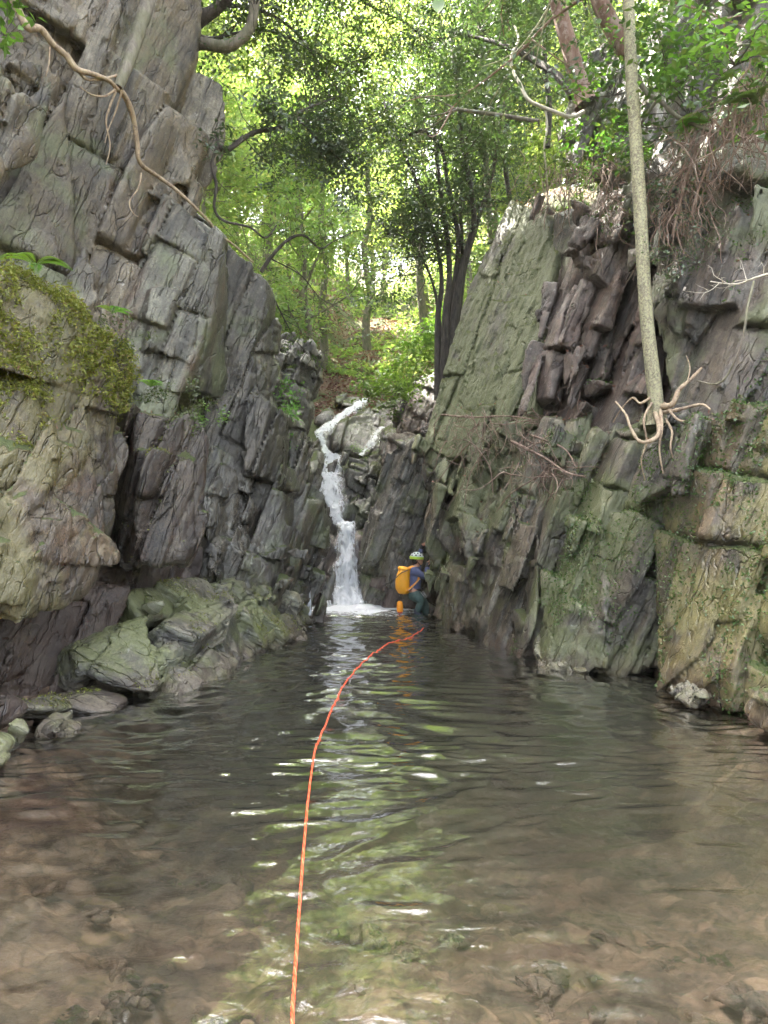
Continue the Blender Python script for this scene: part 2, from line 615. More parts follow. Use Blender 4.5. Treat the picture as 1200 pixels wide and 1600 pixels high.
def leaf_mat(name, c1, c2, c3=None, trans=0.5, tcol=1.0, gloss=0.06, rough=0.4):
    b = NB(name)
    a = b.n('Attribute', attribute_name='tint').outputs['Fac']
    oi = b.n('ObjectInfo').outputs['Random']
    c = b.mix(a, c1, c2)
    if c3 is not None:
        c = b.mix(b.step(b.math('FRACT', b.math('MULTIPLY', a, 13.7)), 0.8, 0.95), c, c3)
    hs = b.n('HueSaturation')
    b.l(c, hs.inputs['Color'])
    b.l(b.math('MULTIPLY_ADD', oi, 0.05, 0.475), hs.inputs['Hue'])
    b.l(b.math('MULTIPLY_ADD', oi, 0.5, 0.75), hs.inputs['Value'])
    c = hs.outputs[0]
    df = b.n('BsdfDiffuse'); b.l(c, df.inputs[0])
    tr = b.n('BsdfTranslucent')
    b.l(b.mix(1.0, c, (1.07 * tcol, 1.15 * tcol, 0.6 * tcol), 'MULTIPLY'), tr.inputs[0])
    mx = b.n('MixShader'); mx.inputs[0].default_value = trans
    b.l(df.outputs[0], mx.inputs[1]); b.l(tr.outputs[0], mx.inputs[2])
    gl = b.n('BsdfGlossy'); gl.inputs['Roughness'].default_value = rough
    m2 = b.n('MixShader'); m2.inputs[0].default_value = gloss
    b.l(mx.outputs[0], m2.inputs[1]); b.l(gl.outputs[0], m2.inputs[2])
    return b.done(m2.outputs[0])


def bark_mat(name, c1, c2, c3=None, lich=0.0, scale=1.0, moss=0.0):
    b = NB(name)
    geo = b.n('NewGeometry'); co = geo.outputs['Position']
    mp = b.n('Mapping'); mp.inputs['Scale'].default_value = (1, 1, 0.2); b.l(co, mp.inputs[0])
    n = b.noise(mp.outputs[0], 22 * scale, 5, 0.7, 0.4)
    c = b.mix(b.step(n, 0.3, 0.7), c1, c2)
    n2 = b.noise(co, 9 * scale, 6, 0.75, off=5)
    if c3 is not None:
        c = b.mix(b.math('MULTIPLY', b.step(n2, 0.5, 0.6), 0.8), c, c3)
    if lich:
        sp = b.noise(co, 45 * scale, 5, 0.8, off=7)
        c = b.mix(b.math('MULTIPLY', b.step(sp, 0.47, 0.56), lich), c, (0.36, 0.35, 0.2))
        c = b.mix(b.math('MULTIPLY', b.step(b.noise(co, 60 * scale, 4, 0.7, off=17), 0.6, 0.66), lich), c, (0.05, 0.055, 0.02))
    if moss:
        c = b.mix(b.math('MULTIPLY', b.step(b.noise(co, 3 * scale, 5, 0.7, off=27), 0.42, 0.58), moss), c, (0.09, 0.11, 0.03))
    bp = b.n('Bump'); bp.inputs['Strength'].default_value = 0.9; bp.inputs['Distance'].default_value = 0.02
    b.l(b.math('ADD', n, b.math('MULTIPLY', n2, 0.5)), bp.inputs['Height'])
    pb = b.n('BsdfPrincipled'); b.l(c, pb.inputs['Base Color']); pb.inputs['Roughness'].default_value = 0.8
    b.l(bp.outputs[0], pb.inputs['Normal'])
    return b.done(pb.outputs[0])


def plain_mat(name, c, rough=0.6, metal=0.0, var=0.25, scale=30, bump=0.0, trans=0.0):
    b = NB(name)
    co = b.n('NewGeometry').outputs['Position']
    n = b.noise(co, scale, 5, 0.6)
    col = b.mix(n, tuple(x * (1 - var) for x in c), tuple(min(1, x * (1 + var)) for x in c))
    pb = b.n('BsdfPrincipled'); b.l(col, pb.inputs['Base Color'])
    pb.inputs['Roughness'].default_value = rough; pb.inputs['Metallic'].default_value = metal
    if bump:
        bp = b.n('Bump'); bp.inputs['Distance'].default_value = bump; b.l(n, bp.inputs['Height']); b.l(bp.outputs[0], pb.inputs['Normal'])
    return b.done(pb.outputs[0])


M = {}
M['left'] = rock_mat('left_cliff_rock', grey=(0.235, 0.21, 0.16), grey2=(0.11, 0.095, 0.068), brown=(0.125, 0.085, 0.042), moss=0.08, green=0.42, wet=0.8, warm=0.4, pale=0.6)
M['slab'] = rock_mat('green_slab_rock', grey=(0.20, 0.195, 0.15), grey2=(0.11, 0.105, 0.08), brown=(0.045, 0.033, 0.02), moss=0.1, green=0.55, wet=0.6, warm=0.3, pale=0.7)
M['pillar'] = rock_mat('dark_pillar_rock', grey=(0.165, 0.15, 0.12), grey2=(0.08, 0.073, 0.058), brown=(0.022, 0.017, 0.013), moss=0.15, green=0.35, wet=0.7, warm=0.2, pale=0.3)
M['boulder'] = rock_mat('olive_boulder_rock', grey=(0.16, 0.13, 0.07), grey2=(0.085, 0.064, 0.036), brown=(0.08, 0.045, 0.026), moss=0.18, green=0.72, wet=1.0, warm=0.85, pale=0.15, greencol=(0.145, 0.13, 0.048), mossz=0.75, tide=False)
M['boulder2'] = rock_mat('brown_boulder_rock', grey=(0.10, 0.08, 0.056), grey2=(0.048, 0.037, 0.027), brown=(0.05, 0.026, 0.02), moss=0.35, green=0.15, wet=1.0, warm=0.6, pale=0.1, mossz=0.7)
M['recess'] = rock_mat('red_recess_rock', grey=(0.052, 0.040, 0.028), grey2=(0.028, 0.021, 0.015), brown=(0.042, 0.024, 0.014), moss=0.0, green=0.0, wet=0.7, red=0.2, pale=0.1)
M['ledge'] = rock_mat('wet_ledge_rock', frame=LEDGE, grey=(0.25, 0.255, 0.21), grey2=(0.13, 0.13, 0.105), brown=(0.15, 0.125, 0.08), moss=0.2, green=0.6, wet=1.0, warm=0.25, pale=0.45, greencol=(0.15, 0.17, 0.06), mosscol=(0.1, 0.13, 0.03), mossz=0.3)
M['broken'] = rock_mat('broken_wet_rock', grey=(0.19, 0.185, 0.16), grey2=(0.075, 0.072, 0.06), brown=(0.1, 0.08, 0.055), moss=0.3, green=0.5, wet=1.0, warm=0.3, pale=0.6)
M['rslab'] = rock_mat('mossy_slab_rock', grey=(0.16, 0.16, 0.13), grey2=(0.09, 0.09, 0.07), brown=(0.1, 0.095, 0.05), moss=0.62, green=0.85, wet=0.15, warm=0.2, pale=0.1, greencol=(0.105, 0.125, 0.035), mosscol=(0.095, 0.115, 0.022))
M['rcentre'] = rock_mat('purple_brown_rock', grey=(0.19, 0.155, 0.135), grey2=(0.095, 0.072, 0.062), brown=(0.12, 0.07, 0.05), moss=0.1, green=0.28, wet=0.4, warm=0.5, pale=0.5)
M['rlow'] = rock_mat('right_wall_rock', grey=(0.17, 0.165, 0.125), grey2=(0.08, 0.075, 0.055), brown=(0.12, 0.085, 0.055), moss=0.38, green=0.62, wet=0.7, warm=0.35, pale=0.6, greencol=(0.12, 0.14, 0.05))
M['rup'] = rock_mat('right_upper_rock', grey=(0.17, 0.165, 0.14), grey2=(0.085, 0.08, 0.07), brown=(0.11, 0.075, 0.05), moss=0.25, green=0.55, wet=0.4, warm=0.4, pale=0.4, tide=False)
M['ramp'] = rock_mat('yellow_sun_tint_rock', grey=(0.22, 0.19, 0.11), grey2=(0.11, 0.095, 0.055), brown=(0.15, 0.1, 0.045), moss=0.5, green=0.62, wet=0.7, warm=0.5, pale=0.6, greencol=(0.2, 0.18, 0.06))  # yellow tone painted in for a warm sunlit patch low on the wall
M['fall'] = rock_mat('stream_rock', grey=(0.22, 0.21, 0.19), grey2=(0.11, 0.1, 0.09), brown=(0.14, 0.09, 0.06), moss=0.3, green=0.45, wet=0.9, warm=0.35, pale=0.3)
# ------------------------------------------------------------------ cliffs
def part(name, pieces, mat, parent, **kw):
    return link(name, rock_mesh(name, pieces, **kw), M[mat], parent)


def boulder(name, pieces, mat, label, cat='boulder', group=None, **kw):
    me = rock_mesh(name, pieces, **kw)
    c = np.mean(np.concatenate([q[4] for q in pieces]), axis=0)
    c[2] = min(np.concatenate([q[4] for q in pieces])[:, 2])
    return tag(link(name, me, M[mat], base=c), label, cat, group)


LV_MID = [(0.42, 0.7, 0.8, 0.10, 0.05, 0.8), (0.15, 0.3, 0.32, 0.03, 0.025, 0.8), FINE]
LV_SLAB = [(0.34, 1.3, 1.9, 0.075, 0.11, 0.4), (0.11, 0.45, 0.8, 0.02, 0.02, 0.5), FINE]
LV_FLAT = [(0.45, 1.4, 1.2, 0.065, 0.13, 0.6), (0.14, 0.5, 0.6, 0.022, 0.025, 0.8), FINE]
LV_RAMP = [(0.45, 1.0, 1.3, 0.12, 0.1, 0.7), (0.14, 0.3, 0.36, 0.045, 0.03, 0.9), FINE]
LV_BOULD = [(0.8, 1.1, 1.0, 0.09, 0.09, 0.8), (0.27, 0.45, 0.45, 0.022, 0.015, 0.8), FINE]
LV_BROK = [(0.4, 0.6, 0.7, 0.18, 0.14, 0.7), (0.15, 0.24, 0.26, 0.05, 0.03, 0.7), FINE]
LV_COL = [(0.31, 0.6, 1.05, 0.17, 0.17, 0.75), (0.12, 0.26, 0.34, 0.045, 0.03, 0.6), FINE]

# left cliff: one rock mass of several faces
lc = empty('rock_cliff', P(60, 500, 9.5) * [1, 1, 0], 'tall grey and brown jointed rock cliff on the left, with roots trailing down it', 'cliff')
part('cliff_face', [piece([(-160, -100, 7.3), (290, -100, 10.1), (300, 0, 10.1), (331, 240, 10.3), (320, 335, 10.1), (236, 330, 9.7), (172, 560, 9.2), (-160, 640, 7.3)], (-1.6, 1.4, 0)),
                    piece([(120, 440, 8.6), (176, 430, 9.0), (168, 640, 9.0), (120, 640, 8.7)], (-1, 1, 0)),
                    piece([(-20, 330, 8.0), (110, 340, 8.6), (150, 470, 8.7), (60, 520, 8.4), (-30, 480, 7.9)], (-1, 1, 0)),
                    piece([(10, 70, 7.75), (110, 60, 8.5), (60, 250, 8.1), (0, 260, 7.7)], (-1, 1, 0))],
     'left', lc, h=0.03, seed=3)
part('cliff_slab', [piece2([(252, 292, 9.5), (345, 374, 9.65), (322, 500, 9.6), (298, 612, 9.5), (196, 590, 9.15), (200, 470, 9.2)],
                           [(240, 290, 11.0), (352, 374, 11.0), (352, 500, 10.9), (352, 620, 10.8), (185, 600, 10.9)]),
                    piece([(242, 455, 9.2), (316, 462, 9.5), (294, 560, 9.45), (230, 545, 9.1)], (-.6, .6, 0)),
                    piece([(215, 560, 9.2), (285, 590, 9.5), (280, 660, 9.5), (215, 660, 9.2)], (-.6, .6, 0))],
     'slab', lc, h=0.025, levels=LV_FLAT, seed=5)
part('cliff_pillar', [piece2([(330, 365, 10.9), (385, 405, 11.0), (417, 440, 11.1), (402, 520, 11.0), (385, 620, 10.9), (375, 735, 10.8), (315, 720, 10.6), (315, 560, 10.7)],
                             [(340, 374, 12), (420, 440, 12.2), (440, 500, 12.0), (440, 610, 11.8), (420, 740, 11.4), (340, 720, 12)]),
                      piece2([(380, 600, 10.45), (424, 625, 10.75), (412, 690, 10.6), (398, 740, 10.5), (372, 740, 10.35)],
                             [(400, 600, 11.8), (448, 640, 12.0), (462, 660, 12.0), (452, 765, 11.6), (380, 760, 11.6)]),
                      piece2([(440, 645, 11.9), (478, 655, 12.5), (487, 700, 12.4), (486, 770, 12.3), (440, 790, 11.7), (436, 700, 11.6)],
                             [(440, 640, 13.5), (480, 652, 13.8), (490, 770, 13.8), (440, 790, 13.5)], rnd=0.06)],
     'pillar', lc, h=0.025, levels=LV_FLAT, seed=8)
part('broken_base', [piece([(205, 585, 10.3), (335, 590, 10.9), (345, 780, 10.9), (205, 780, 10.2)], (-0.5, 1.2, 0)),
                     piece([(345, 700, 10.6), (400, 722, 11.0), (440, 740, 11.5), (430, 900, 11.2), (330, 905, 9.9), (325, 800, 10.0)], (-1.5, 1.3, 0)),
                     piece([(430, 735, 11.6), (490, 745, 12.6), (530, 800, 13.6), (526, 860, 13.6), (500, 975, 13.3), (440, 990, 11.8), (420, 900, 11.3)], (-1.5, 1.3, 0)),
                     piece([(335, 850, 9.9), (470, 880, 11.4), (490, 980, 12.3), (340, 960, 10)], (-1.5, 1.3, 0))],
     'broken', lc, h=0.025, levels=LV_BROK, seed=11)
part('recess_wall', [piece([(120, 830, 8.3), (320, 850, 9.9), (320, 980, 9.6), (120, 980, 8.0)], (-1.0, 1.2, 0)),
                     piece([(-160, 900, 6.3), (190, 920, 7.8), (130, 1090, 7.4), (-160, 1110, 6.0)], (-1.2, 1.2, 0))], 'recess', lc, h=0.03, levels=LV_MID, seed=13)

# right cliff
rc = empty('rock_cliff', P(900, 1000, 9.5) * [1, 1, 0], 'steep right wall of leaning rock slabs, moss green and brown, rising from the pool', 'cliff')
part('mossy_slab', [piece([(655, 700, 13.3), (700, 560, 13.4), (725, 450, 13.5), (796, 306, 13.3), (850, 330, 12.0), (866, 400, 11.4), (848, 600, 10.8), (830, 670, 10.6), (700, 720, 12.4)], (2.0, 1.5, 0)),
                    ], 'rslab', rc, h=0.025, levels=LV_SLAB, seed=21)
part('cliff_face', [piece([(835, 310, 11.9), (1010, 265, 9.4), (1010, 700, 8.9), (838, 700, 10.75)], (2.2, 1.6, 0), off=0.12),
                    piece([(835, 430, 11.1), (875, 420, 10.7), (860, 620, 10.3), (822, 640, 10.6)], (1, 1, 0)),
                    piece([(895, 400, 10.3), (960, 380, 9.7), (950, 600, 9.5), (890, 660, 10.0)], (1, 1, 0)),
                    piece([(900, 330, 10.2), (985, 300, 9.4), (960, 360, 9.4), (880, 400, 10.2)], (1, 1, .2))],
     'rcentre', rc, h=0.028, levels=LV_COL, seed=23)
part('cliff_shoulder', [piece([(985, 260, 8.9), (1300, 150, 7.2), (1300, 640, 6.5), (1120, 660, 7.6), (1030, 620, 8.3), (1000, 480, 8.7)], (2.2, 1.6, 0)),
                        piece([(1030, 330, 8.3), (1170, 240, 7.6), (1180, 420, 7.4), (1070, 560, 7.8), (1010, 520, 8.3)], (1.2, 1, 0))],
     'rup', rc, h=0.028, levels=LV_COL, seed=25)
part('lower_wall', [piece([(655, 690, 13.4), (760, 700, 11.6), (860, 700, 10.2), (862, 1040, 9.0), (770, 1010, 10.5), (692, 985, 13.0), (672, 900, 13.6)], (2.0, 1.6, 0)),
                    piece([(674, 800, 14.5), (692, 790, 13.8), (700, 985, 13.2), (676, 965, 14.4)], (1.8, 1.4, 0)),
                    piece([(780, 715, 10.9), (840, 710, 10.2), (838, 1020, 9.2), (772, 1012, 10.2)], (1, 1, 0)),
                    piece([(850, 690, 9.9), (960, 680, 8.8), (1060, 660, 8.0), (1060, 1080, 7.7), (950, 1060, 8.3), (852, 1040, 8.95)], (2.0, 1.6, 0)),
                    piece([(880, 800, 9.0), (940, 790, 8.6), (945, 1045, 8.2), (850, 1040, 8.9)], (1, 1, 0)),
                    piece([(720, 690, 11.9), (900, 650, 9.8), (905, 760, 9.5), (730, 790, 11.7)], (1.5, 1.5, 0)),
                    piece([(1000, 690, 8.0), (1075, 660, 7.4), (1060, 750, 7.5), (1000, 760, 7.9)], (1, 1, 0))],
     'rlow', rc, h=0.022, levels=LV_COL, seed=27)
part('yellow_sun_tint_ramp', [piece([(1020, 1090, 7.4), (1000, 830, 7.9), (1060, 640, 7.8), (1300, 560, 6.1), (1300, 1000, 5.5), (1220, 1110, 5.9), (1110, 1100, 6.7)], (2.0, 1.6, 0)),
                     piece([(1020, 1085, 7.3), (1010, 960, 7.45), (1040, 830, 7.45), (1120, 780, 6.9), (1110, 1050, 6.6), (1080, 1090, 6.8)], (1, 1, 0))],
     'ramp', rc, h=0.022, levels=LV_RAMP, seed=29)  # no sun falls here; the warm light is in the rock colour

part('upper_outcrop', [piece([(885, 120, 11.7), (925, 75, 11.5), (975, 60, 11.1), (1005, 260, 10.2), (900, 290, 11.3)], (1.6, 1.6, 0)),
                       piece([(1005, 40, 9.8), (1120, -70, 9.2), (1320, -80, 8.4), (1320, 250, 7.8), (1010, 285, 9.3)], (2.2, 1.6, 0))],
     'rup', rc, h=0.035, levels=LV_COL, seed=37)

# ------------------------------------------------------------------ boulders on the left bank
boulder('mossy_boulder', [piece([(-190, 395, 5.3), (60, 430, 6.1), (150, 480, 6.6), (212, 545, 7.0), (216, 660, 7.0), (205, 850, 6.8), (140, 900, 6.4), (0, 940, 5.6), (-190, 960, 4.8)], (-1.2, 1.6, 0.05), rnd=0.05),
                          piece([(-190, 760, 4.6), (60, 755, 5.7), (150, 830, 6.15), (207, 862, 6.5), (150, 955, 6.2), (60, 965, 5.6), (0, 988, 5.3), (-190, 1010, 4.5)], (-0.8, 1.2, 0.2), rnd=0.04),
                          piece([(-190, 560, 4.9), (70, 560, 5.9), (110, 660, 6.0), (90, 780, 5.85), (-190, 780, 4.7)], (-0.8, 1.2, 0.1), rnd=0.06)],
        'boulder', 'huge olive brown boulder with a thick moss cap, overhanging at the left edge', h=0.02, levels=LV_BOULD, seed=31, warp=0.05, micro=0.009)
boulder('brown_boulder', [piece([(208, 625, 7.5), (325, 640, 8.05), (349, 690, 8.2), (340, 780, 8.2), (318, 880, 8.1), (205, 900, 7.4)], (-0.9, 1.2, 0), rnd=0.035),
                          piece([(225, 690, 7.3), (300, 700, 7.7), (270, 790, 7.6), (215, 780, 7.25)], (-0.6, 0.8, 0), rnd=0.02),
                          piece([(150, 660, 6.85), (215, 660, 7.1), (222, 720, 7.1), (160, 830, 6.8)], (-0.6, 0.8, 0), rnd=0.02)],
        'boulder2', 'dark red brown boulder with ferns on top, right of the mossy overhanging boulder', h=0.022, levels=LV_SLAB, seed=33, warp=0.04)
LG = 'wet rocks of the left bank'
boulder('ledge_rock', [piece([(105, 1005, 6.95), (180, 965, 7.5), (245, 950, 7.7), (250, 1010, 7.3), (235, 1080, 7.0), (120, 1065, 6.75)], (-0.7, .8, -0.2), rnd=0.03)],
        'ledge', 'dark wet grey rock at the foot of the red recess', 'rock', LG, frame=LEDGE, h=0.018, levels=LV_BOULD, seed=41)
boulder('ledge_rock', [piece([(235, 975, 7.5), (300, 930, 8.6), (365, 915, 9.4), (372, 950, 9.0), (345, 1000, 8.1), (300, 1065, 7.7), (205, 1100, 6.9)], (-0.6, .8, -0.5), rnd=0.03)],
        'ledge', 'sloping rock with a smooth yellow green top in the middle of the left bank', 'rock', LG, frame=LEDGE, h=0.018, levels=LV_MID, seed=42)
boulder('ledge_rock', [piece([(360, 930, 9.4), (430, 915, 10.8), (485, 945, 11.8), (491, 975, 11.6), (488, 1003, 11.4), (425, 1030, 9.7), (360, 1062, 8.5), (340, 1010, 8.5)], (-0.6, .8, -0.4), rnd=0.03)],
        'ledge', 'mossy jointed rock ending the left bank nearest the waterfall', 'rock', LG, frame=LEDGE, h=0.018, levels=LV_MID, seed=43)
boulder('ledge_rock', [piece([(275, 1030, 7.8), (330, 1000, 8.3), (375, 1010, 8.7), (385, 1050, 8.6), (330, 1080, 7.9), (270, 1100, 7.1)], (-0.5, .6, -0.3), rnd=0.03)],
        'ledge', 'low pale green rock dipping into the water below the smooth topped one', 'rock', LG, frame=LEDGE, h=0.018, levels=LV_MID, seed=44)
boulder('ledge_rock', [piece([(190, 920, 7.9), (330, 890, 9.6), (430, 905, 11.2), (440, 940, 10.8), (330, 950, 9.0), (220, 975, 7.7)], (-0.6, .8, -0.4), rnd=0.03)],
        'ledge', 'long mossy shelf of rock under the dark red brown boulder', 'rock', LG, frame=LEDGE, h=0.02, levels=LV_MID, seed=45)
boulder('ledge_rock', [piece([(15, 1085, 5.9), (80, 1062, 6.3), (150, 1062, 6.8), (215, 1095, 6.85), (190, 1125, 6.3), (100, 1122, 6.1), (30, 1112, 5.7)], (-0.6, .6, -0.25), rnd=0.03)],
        'ledge', 'flat green grey rock just above the water by the red recess', 'rock', LG, frame=LEDGE, h=0.018, levels=LV_BOULD, seed=46)
boulder('ledge_rock', [piece([(-80, 1085, 4.9), (20, 1080, 5.5), (60, 1100, 5.6), (30, 1130, 5.4), (-80, 1140, 4.9)], (-0.6, .5, -0.3), rnd=0.03)],
        'recess', 'brown red slab of rock at the left picture edge above the water', 'rock', LG, frame=LEDGE, h=0.018, levels=LV_BOULD, seed=47)
boulder('ledge_rock', [piece([(-80, 1135, 4.7), (40, 1122, 5.2), (52, 1150, 5.1), (30, 1180, 4.9), (-80, 1210, 4.5)], (-0.6, .5, -0.3), rnd=0.03)],
        'ledge', 'grey green corner rock standing lowest on the left edge', 'rock', LG, frame=LEDGE, h=0.018, levels=LV_MID, seed=48)
boulder('ledge_rock', [piece([(70, 1122, 5.75), (115, 1112, 6.0), (150, 1125, 5.95), (110, 1150, 5.6), (65, 1150, 5.4)], (-0.2, .4, -0.25), rnd=0.03)],
        'ledge', 'small mossy stone at the waterline in front of the flat green grey rock', 'rock', LG, frame=LEDGE, h=0.014, levels=LV_MID, seed=49)

# right bank foot
RG = 'rocks at the foot of the right wall'
boulder('bank_rock', [piece([(1140, 1095, 6.0), (1190, 1060, 5.8), (1290, 1050, 5.2), (1290, 1220, 4.7), (1190, 1160, 5.4), (1145, 1130, 5.9)], (0.8, .8, -0.3), rnd=0.05)],
        'ramp', 'rounded brown rock at the right edge standing in the pool', 'rock', RG, h=0.018, levels=LV_BOULD, seed=51)
boulder('bank_rock', [piece([(835, 1010, 9.1), (860, 995, 9.2), (900, 1020, 8.7), (930, 1050, 8.2), (840, 1045, 8.7)], (0.5, .6, -0.2), rnd=0.03)],
        'ledge', 'small pale wet rock at the foot of the right wall', 'rock', RG, h=0.016, levels=LV_MID, seed=52)
boulder('bank_rock', [piece([(1035, 1050, 7.2), (1080, 1040, 7.0), (1110, 1090, 6.4), (1075, 1110, 6.4), (1030, 1075, 7.1)], (0.5, .6, -0.2), rnd=0.03)],
        'ledge', 'low white streaked rock below the ramp coloured as if sunlit', 'rock', RG, h=0.016, levels=LV_MID, seed=53)

# ------------------------------------------------------------------ rocks of the waterfall
WG = 'rocks round the waterfall'
boulder('stream_boulder', [piece([(508, 700, 19.4), (520, 655, 19.6), (560, 640, 20), (604, 642, 20), (612, 680, 19.6), (590, 715, 19), (530, 715, 19)], (0.1, 1.2, -.2), rnd=0.1)],
        'fall', 'big rounded boulder the upper cascade runs around', 'boulder', WG, h=0.03, levels=LV_BOULD, seed=61)
boulder('stream_boulder', [piece([(540, 712, 17.9), (585, 720, 17.6), (588, 815, 17.0), (570, 830, 16.8), (536, 815, 17.2)], (0.2, 1.2, 0), rnd=0.04)],
        'broken', 'dark wet block right of the middle cascade', 'boulder', WG, h=0.028, levels=LV_BROK, seed=62)
boulder('stream_boulder', [piece([(580, 700, 17.2), (600, 668, 17.4), (650, 672, 17), (660, 700, 16.4), (610, 730, 16.6), (585, 735, 16.8)], (0.4, 1.2, -.1), rnd=0.06)],
        'rcentre', 'dark wet boulder with moss at the head of the buttress', 'boulder', WG, h=0.028, levels=LV_BOULD, seed=63)
boulder('stream_boulder', [piece([(608, 660, 18.4), (612, 625, 18.6), (660, 598, 18.6), (700, 560, 18.3), (710, 640, 17.2), (690, 680, 17.0), (620, 680, 17.8)], (0.8, 1.2, 0), rnd=0.04)],
        'rcentre', 'red brown earthy rock under the green bush', 'boulder', WG, h=0.03, levels=LV_MID, seed=64)
boulder('stream_boulder', [piece([(485, 668, 20.6), (490, 640, 20.8), (515, 626, 21), (530, 640, 20.8), (522, 668, 20.4)], (0, 1, 0), rnd=0.08)],
        'fall', 'mossy round boulder left of the upper cascade', 'boulder', WG, h=0.03, levels=LV_BOULD, seed=65)
boulder('stream_boulder', [piece([(425, 560, 17.5), (445, 515, 18.2), (490, 528, 18.8), (508, 555, 19.0), (498, 590, 19), (480, 640, 18.6), (490, 690, 18), (490, 780, 17.5), (430, 780, 17)], (-1, 1.3, 0), rnd=0.05)],
        'pillar', 'tall mossy rock left of the stream, beyond the dark pillar', 'boulder', WG, h=0.03, levels=LV_BROK, seed=66)
boulder('stream_boulder', [piece([(580, 640, 21.2), (590, 622, 21.6), (630, 612, 21.8), (650, 640, 21)], (0.2, 1, -.1), rnd=0.06)],
        'fall', 'flat grey boulder at the lip of the upper cascade', 'boulder', WG, h=0.03, levels=LV_BOULD, seed=67)
boulder('stream_boulder', [piece([(520, 632, 22), (524, 616, 22.5), (565, 612, 23), (572, 640, 22)], (0, 1, -.1), rnd=0.08)],
        'fall', 'low grey boulder behind the lip of the fall', 'boulder', WG, h=0.035, levels=LV_BOULD, seed=68)
boulder('stream_boulder', [piece([(484, 745, 16.6), (500, 700, 17.4), (512, 700, 17.5), (496, 760, 16.8), (488, 800, 16.4)], (-1, 1, 0), rnd=0.03)],
        'broken', 'narrow wet rock edge left of the middle cascade', 'boulder', WG, h=0.028, levels=LV_MID, seed=69)
# steps the water falls over
st_ = empty('rock_steps', P(540, 950, 16.5) * [1, 1, 0], 'dark rock steps behind the falling water', 'rock')
part('lower_step', [piece([(470, 838, 16.55), (600, 832, 16.4), (640, 990, 15.75), (470, 990, 15.75)], (0, 1.6, 0.1), rnd=0.03)], 'rcentre', st_, h=0.03, levels=LV_MID, seed=71)
part('middle_step', [piece([(470, 725, 18.0), (560, 722, 18.0), (575, 850, 17.1), (470, 850, 17.1)], (0, 1.4, 0.1), rnd=0.03)], 'fall', st_, h=0.03, levels=LV_MID, seed=72)
part('upper_step', [piece([(470, 690, 19.8), (560, 640, 21.2), (620, 630, 21.4), (620, 740, 18.6), (470, 740, 18.6)], (0, 1.4, 0), rnd=0.03)], 'fall', st_, h=0.035, levels=LV_MID, seed=73)
boulder('buttress', [piece([(600, 700, 15.7), (628, 690, 15.5), (662, 688, 15.0), (672, 730, 15.0), (672, 978, 15.0), (610, 968, 15.35), (592, 960, 15.5), (556, 905, 15.8), (556, 820, 16.0), (575, 770, 16.0)], (1.2, 1.5, 0), rnd=0.03)],
        'broken', 'steep wet striped rock buttress between the waterfall and the climber', 'buttress', h=0.025, levels=LV_COL, seed=75)
boulder('red_rock', [piece([(585, 966, 15.35), (582, 905, 15.5), (615, 898, 15.35), (645, 910, 15.25), (645, 968, 15.1)], (0.3, .6, 0.0), rnd=0.04)],
        'recess', 'dark red rock at the waterline right of the lower fall', 'rock', WG, h=0.025, levels=LV_MID, seed=76)
# ------------------------------------------------------------------ ground sheet, stream bed, pool, falls, rope
def smoothstep(x, a, b):
    t = np.clip((x - a) / (b - a), 0, 1)
    return t * t * (3 - 2 * t)


GY = np.array([-20, 0, 5, 7, 9, 11, 13.5, 15, 17, 19, 21, 24, 40, 160.])
GL = np.array([-6, -5.2, -4.6, -4.2, -4.2, -4.6, -5.2, -5.6, -5.6, -5.2, -4.2, -2.0, -1.5, -2.])
GR = np.array([6, 5.2, 4.6, 5.0, 5.2, 4.6, 3.8, 3.0, 2.6, 1.9, 1.3, 0.9, 1.2, 2.])
FL_Y = np.array([-20, 16.2, 17.0, 18.0, 19.5, 21.5, 24, 40, 160.])
FL_Z = np.array([-2.2, -2.2, 0.9, 2.4, 3.4, 4.7, 5.6, 12.5, 60.])
PLY = np.array([-20, 0, 6, 12, 16, 19, 22, 30, 160.])
PLL = np.array([7.0, 7.5, 8.0, 10.4, 9.4, 6.5, 1.8, 1.0, 1.0])
PRR = np.array([0.5, 1.0, 6.6, 8.6, 8.0, 6.0, 2.0, 1.0, 1.0])


def ground_z(x, y):
    f = np.interp(y, FL_Y, FL_Z)
    l, r = np.interp(y, GY, GL), np.interp(y, GY, GR)
    dl, dr = np.maximum(l - x, 0), np.maximum(x - r, 0)
    z = f + np.interp(y, PLY, PLL) * smoothstep(dl, 0, 1.1) + np.interp(y, PLY, PRR) * smoothstep(dr, 0, 1.1)
    slope = np.interp(y, [0, 12, 22, 40], [0.3, 0.5, 0.45, 0.4])
    z = z + slope * (np.minimum(np.maximum(dl - 0.6, 0), 45) + np.minimum(np.maximum(dr - 0.6, 0), 45))
    p = np.stack([x, y, np.zeros_like(x)], -1).reshape(-1, 3)
    z = z + (0.45 * fbm(p * 0.35, 4, 5)).reshape(x.shape) * smoothstep(np.maximum(dl + dr, (y - 20) * 0.3), 0, 2.5)
    return z


def grid_mesh(name, xs, ys, zf):
    X, Y = np.meshgrid(xs, ys, indexing='ij')
    Z = zf(X, Y)
    V = np.stack([X, Y, Z], -1).reshape(-1, 3)
    nx, ny = len(xs), len(ys)
    i = np.arange(nx * ny).reshape(nx, ny)
    Q = np.stack([i[:-1, :-1], i[1:, :-1], i[1:, 1:], i[:-1, 1:]], -1).reshape(-1, 4)
    return mesh_np(name, V, Q, True)


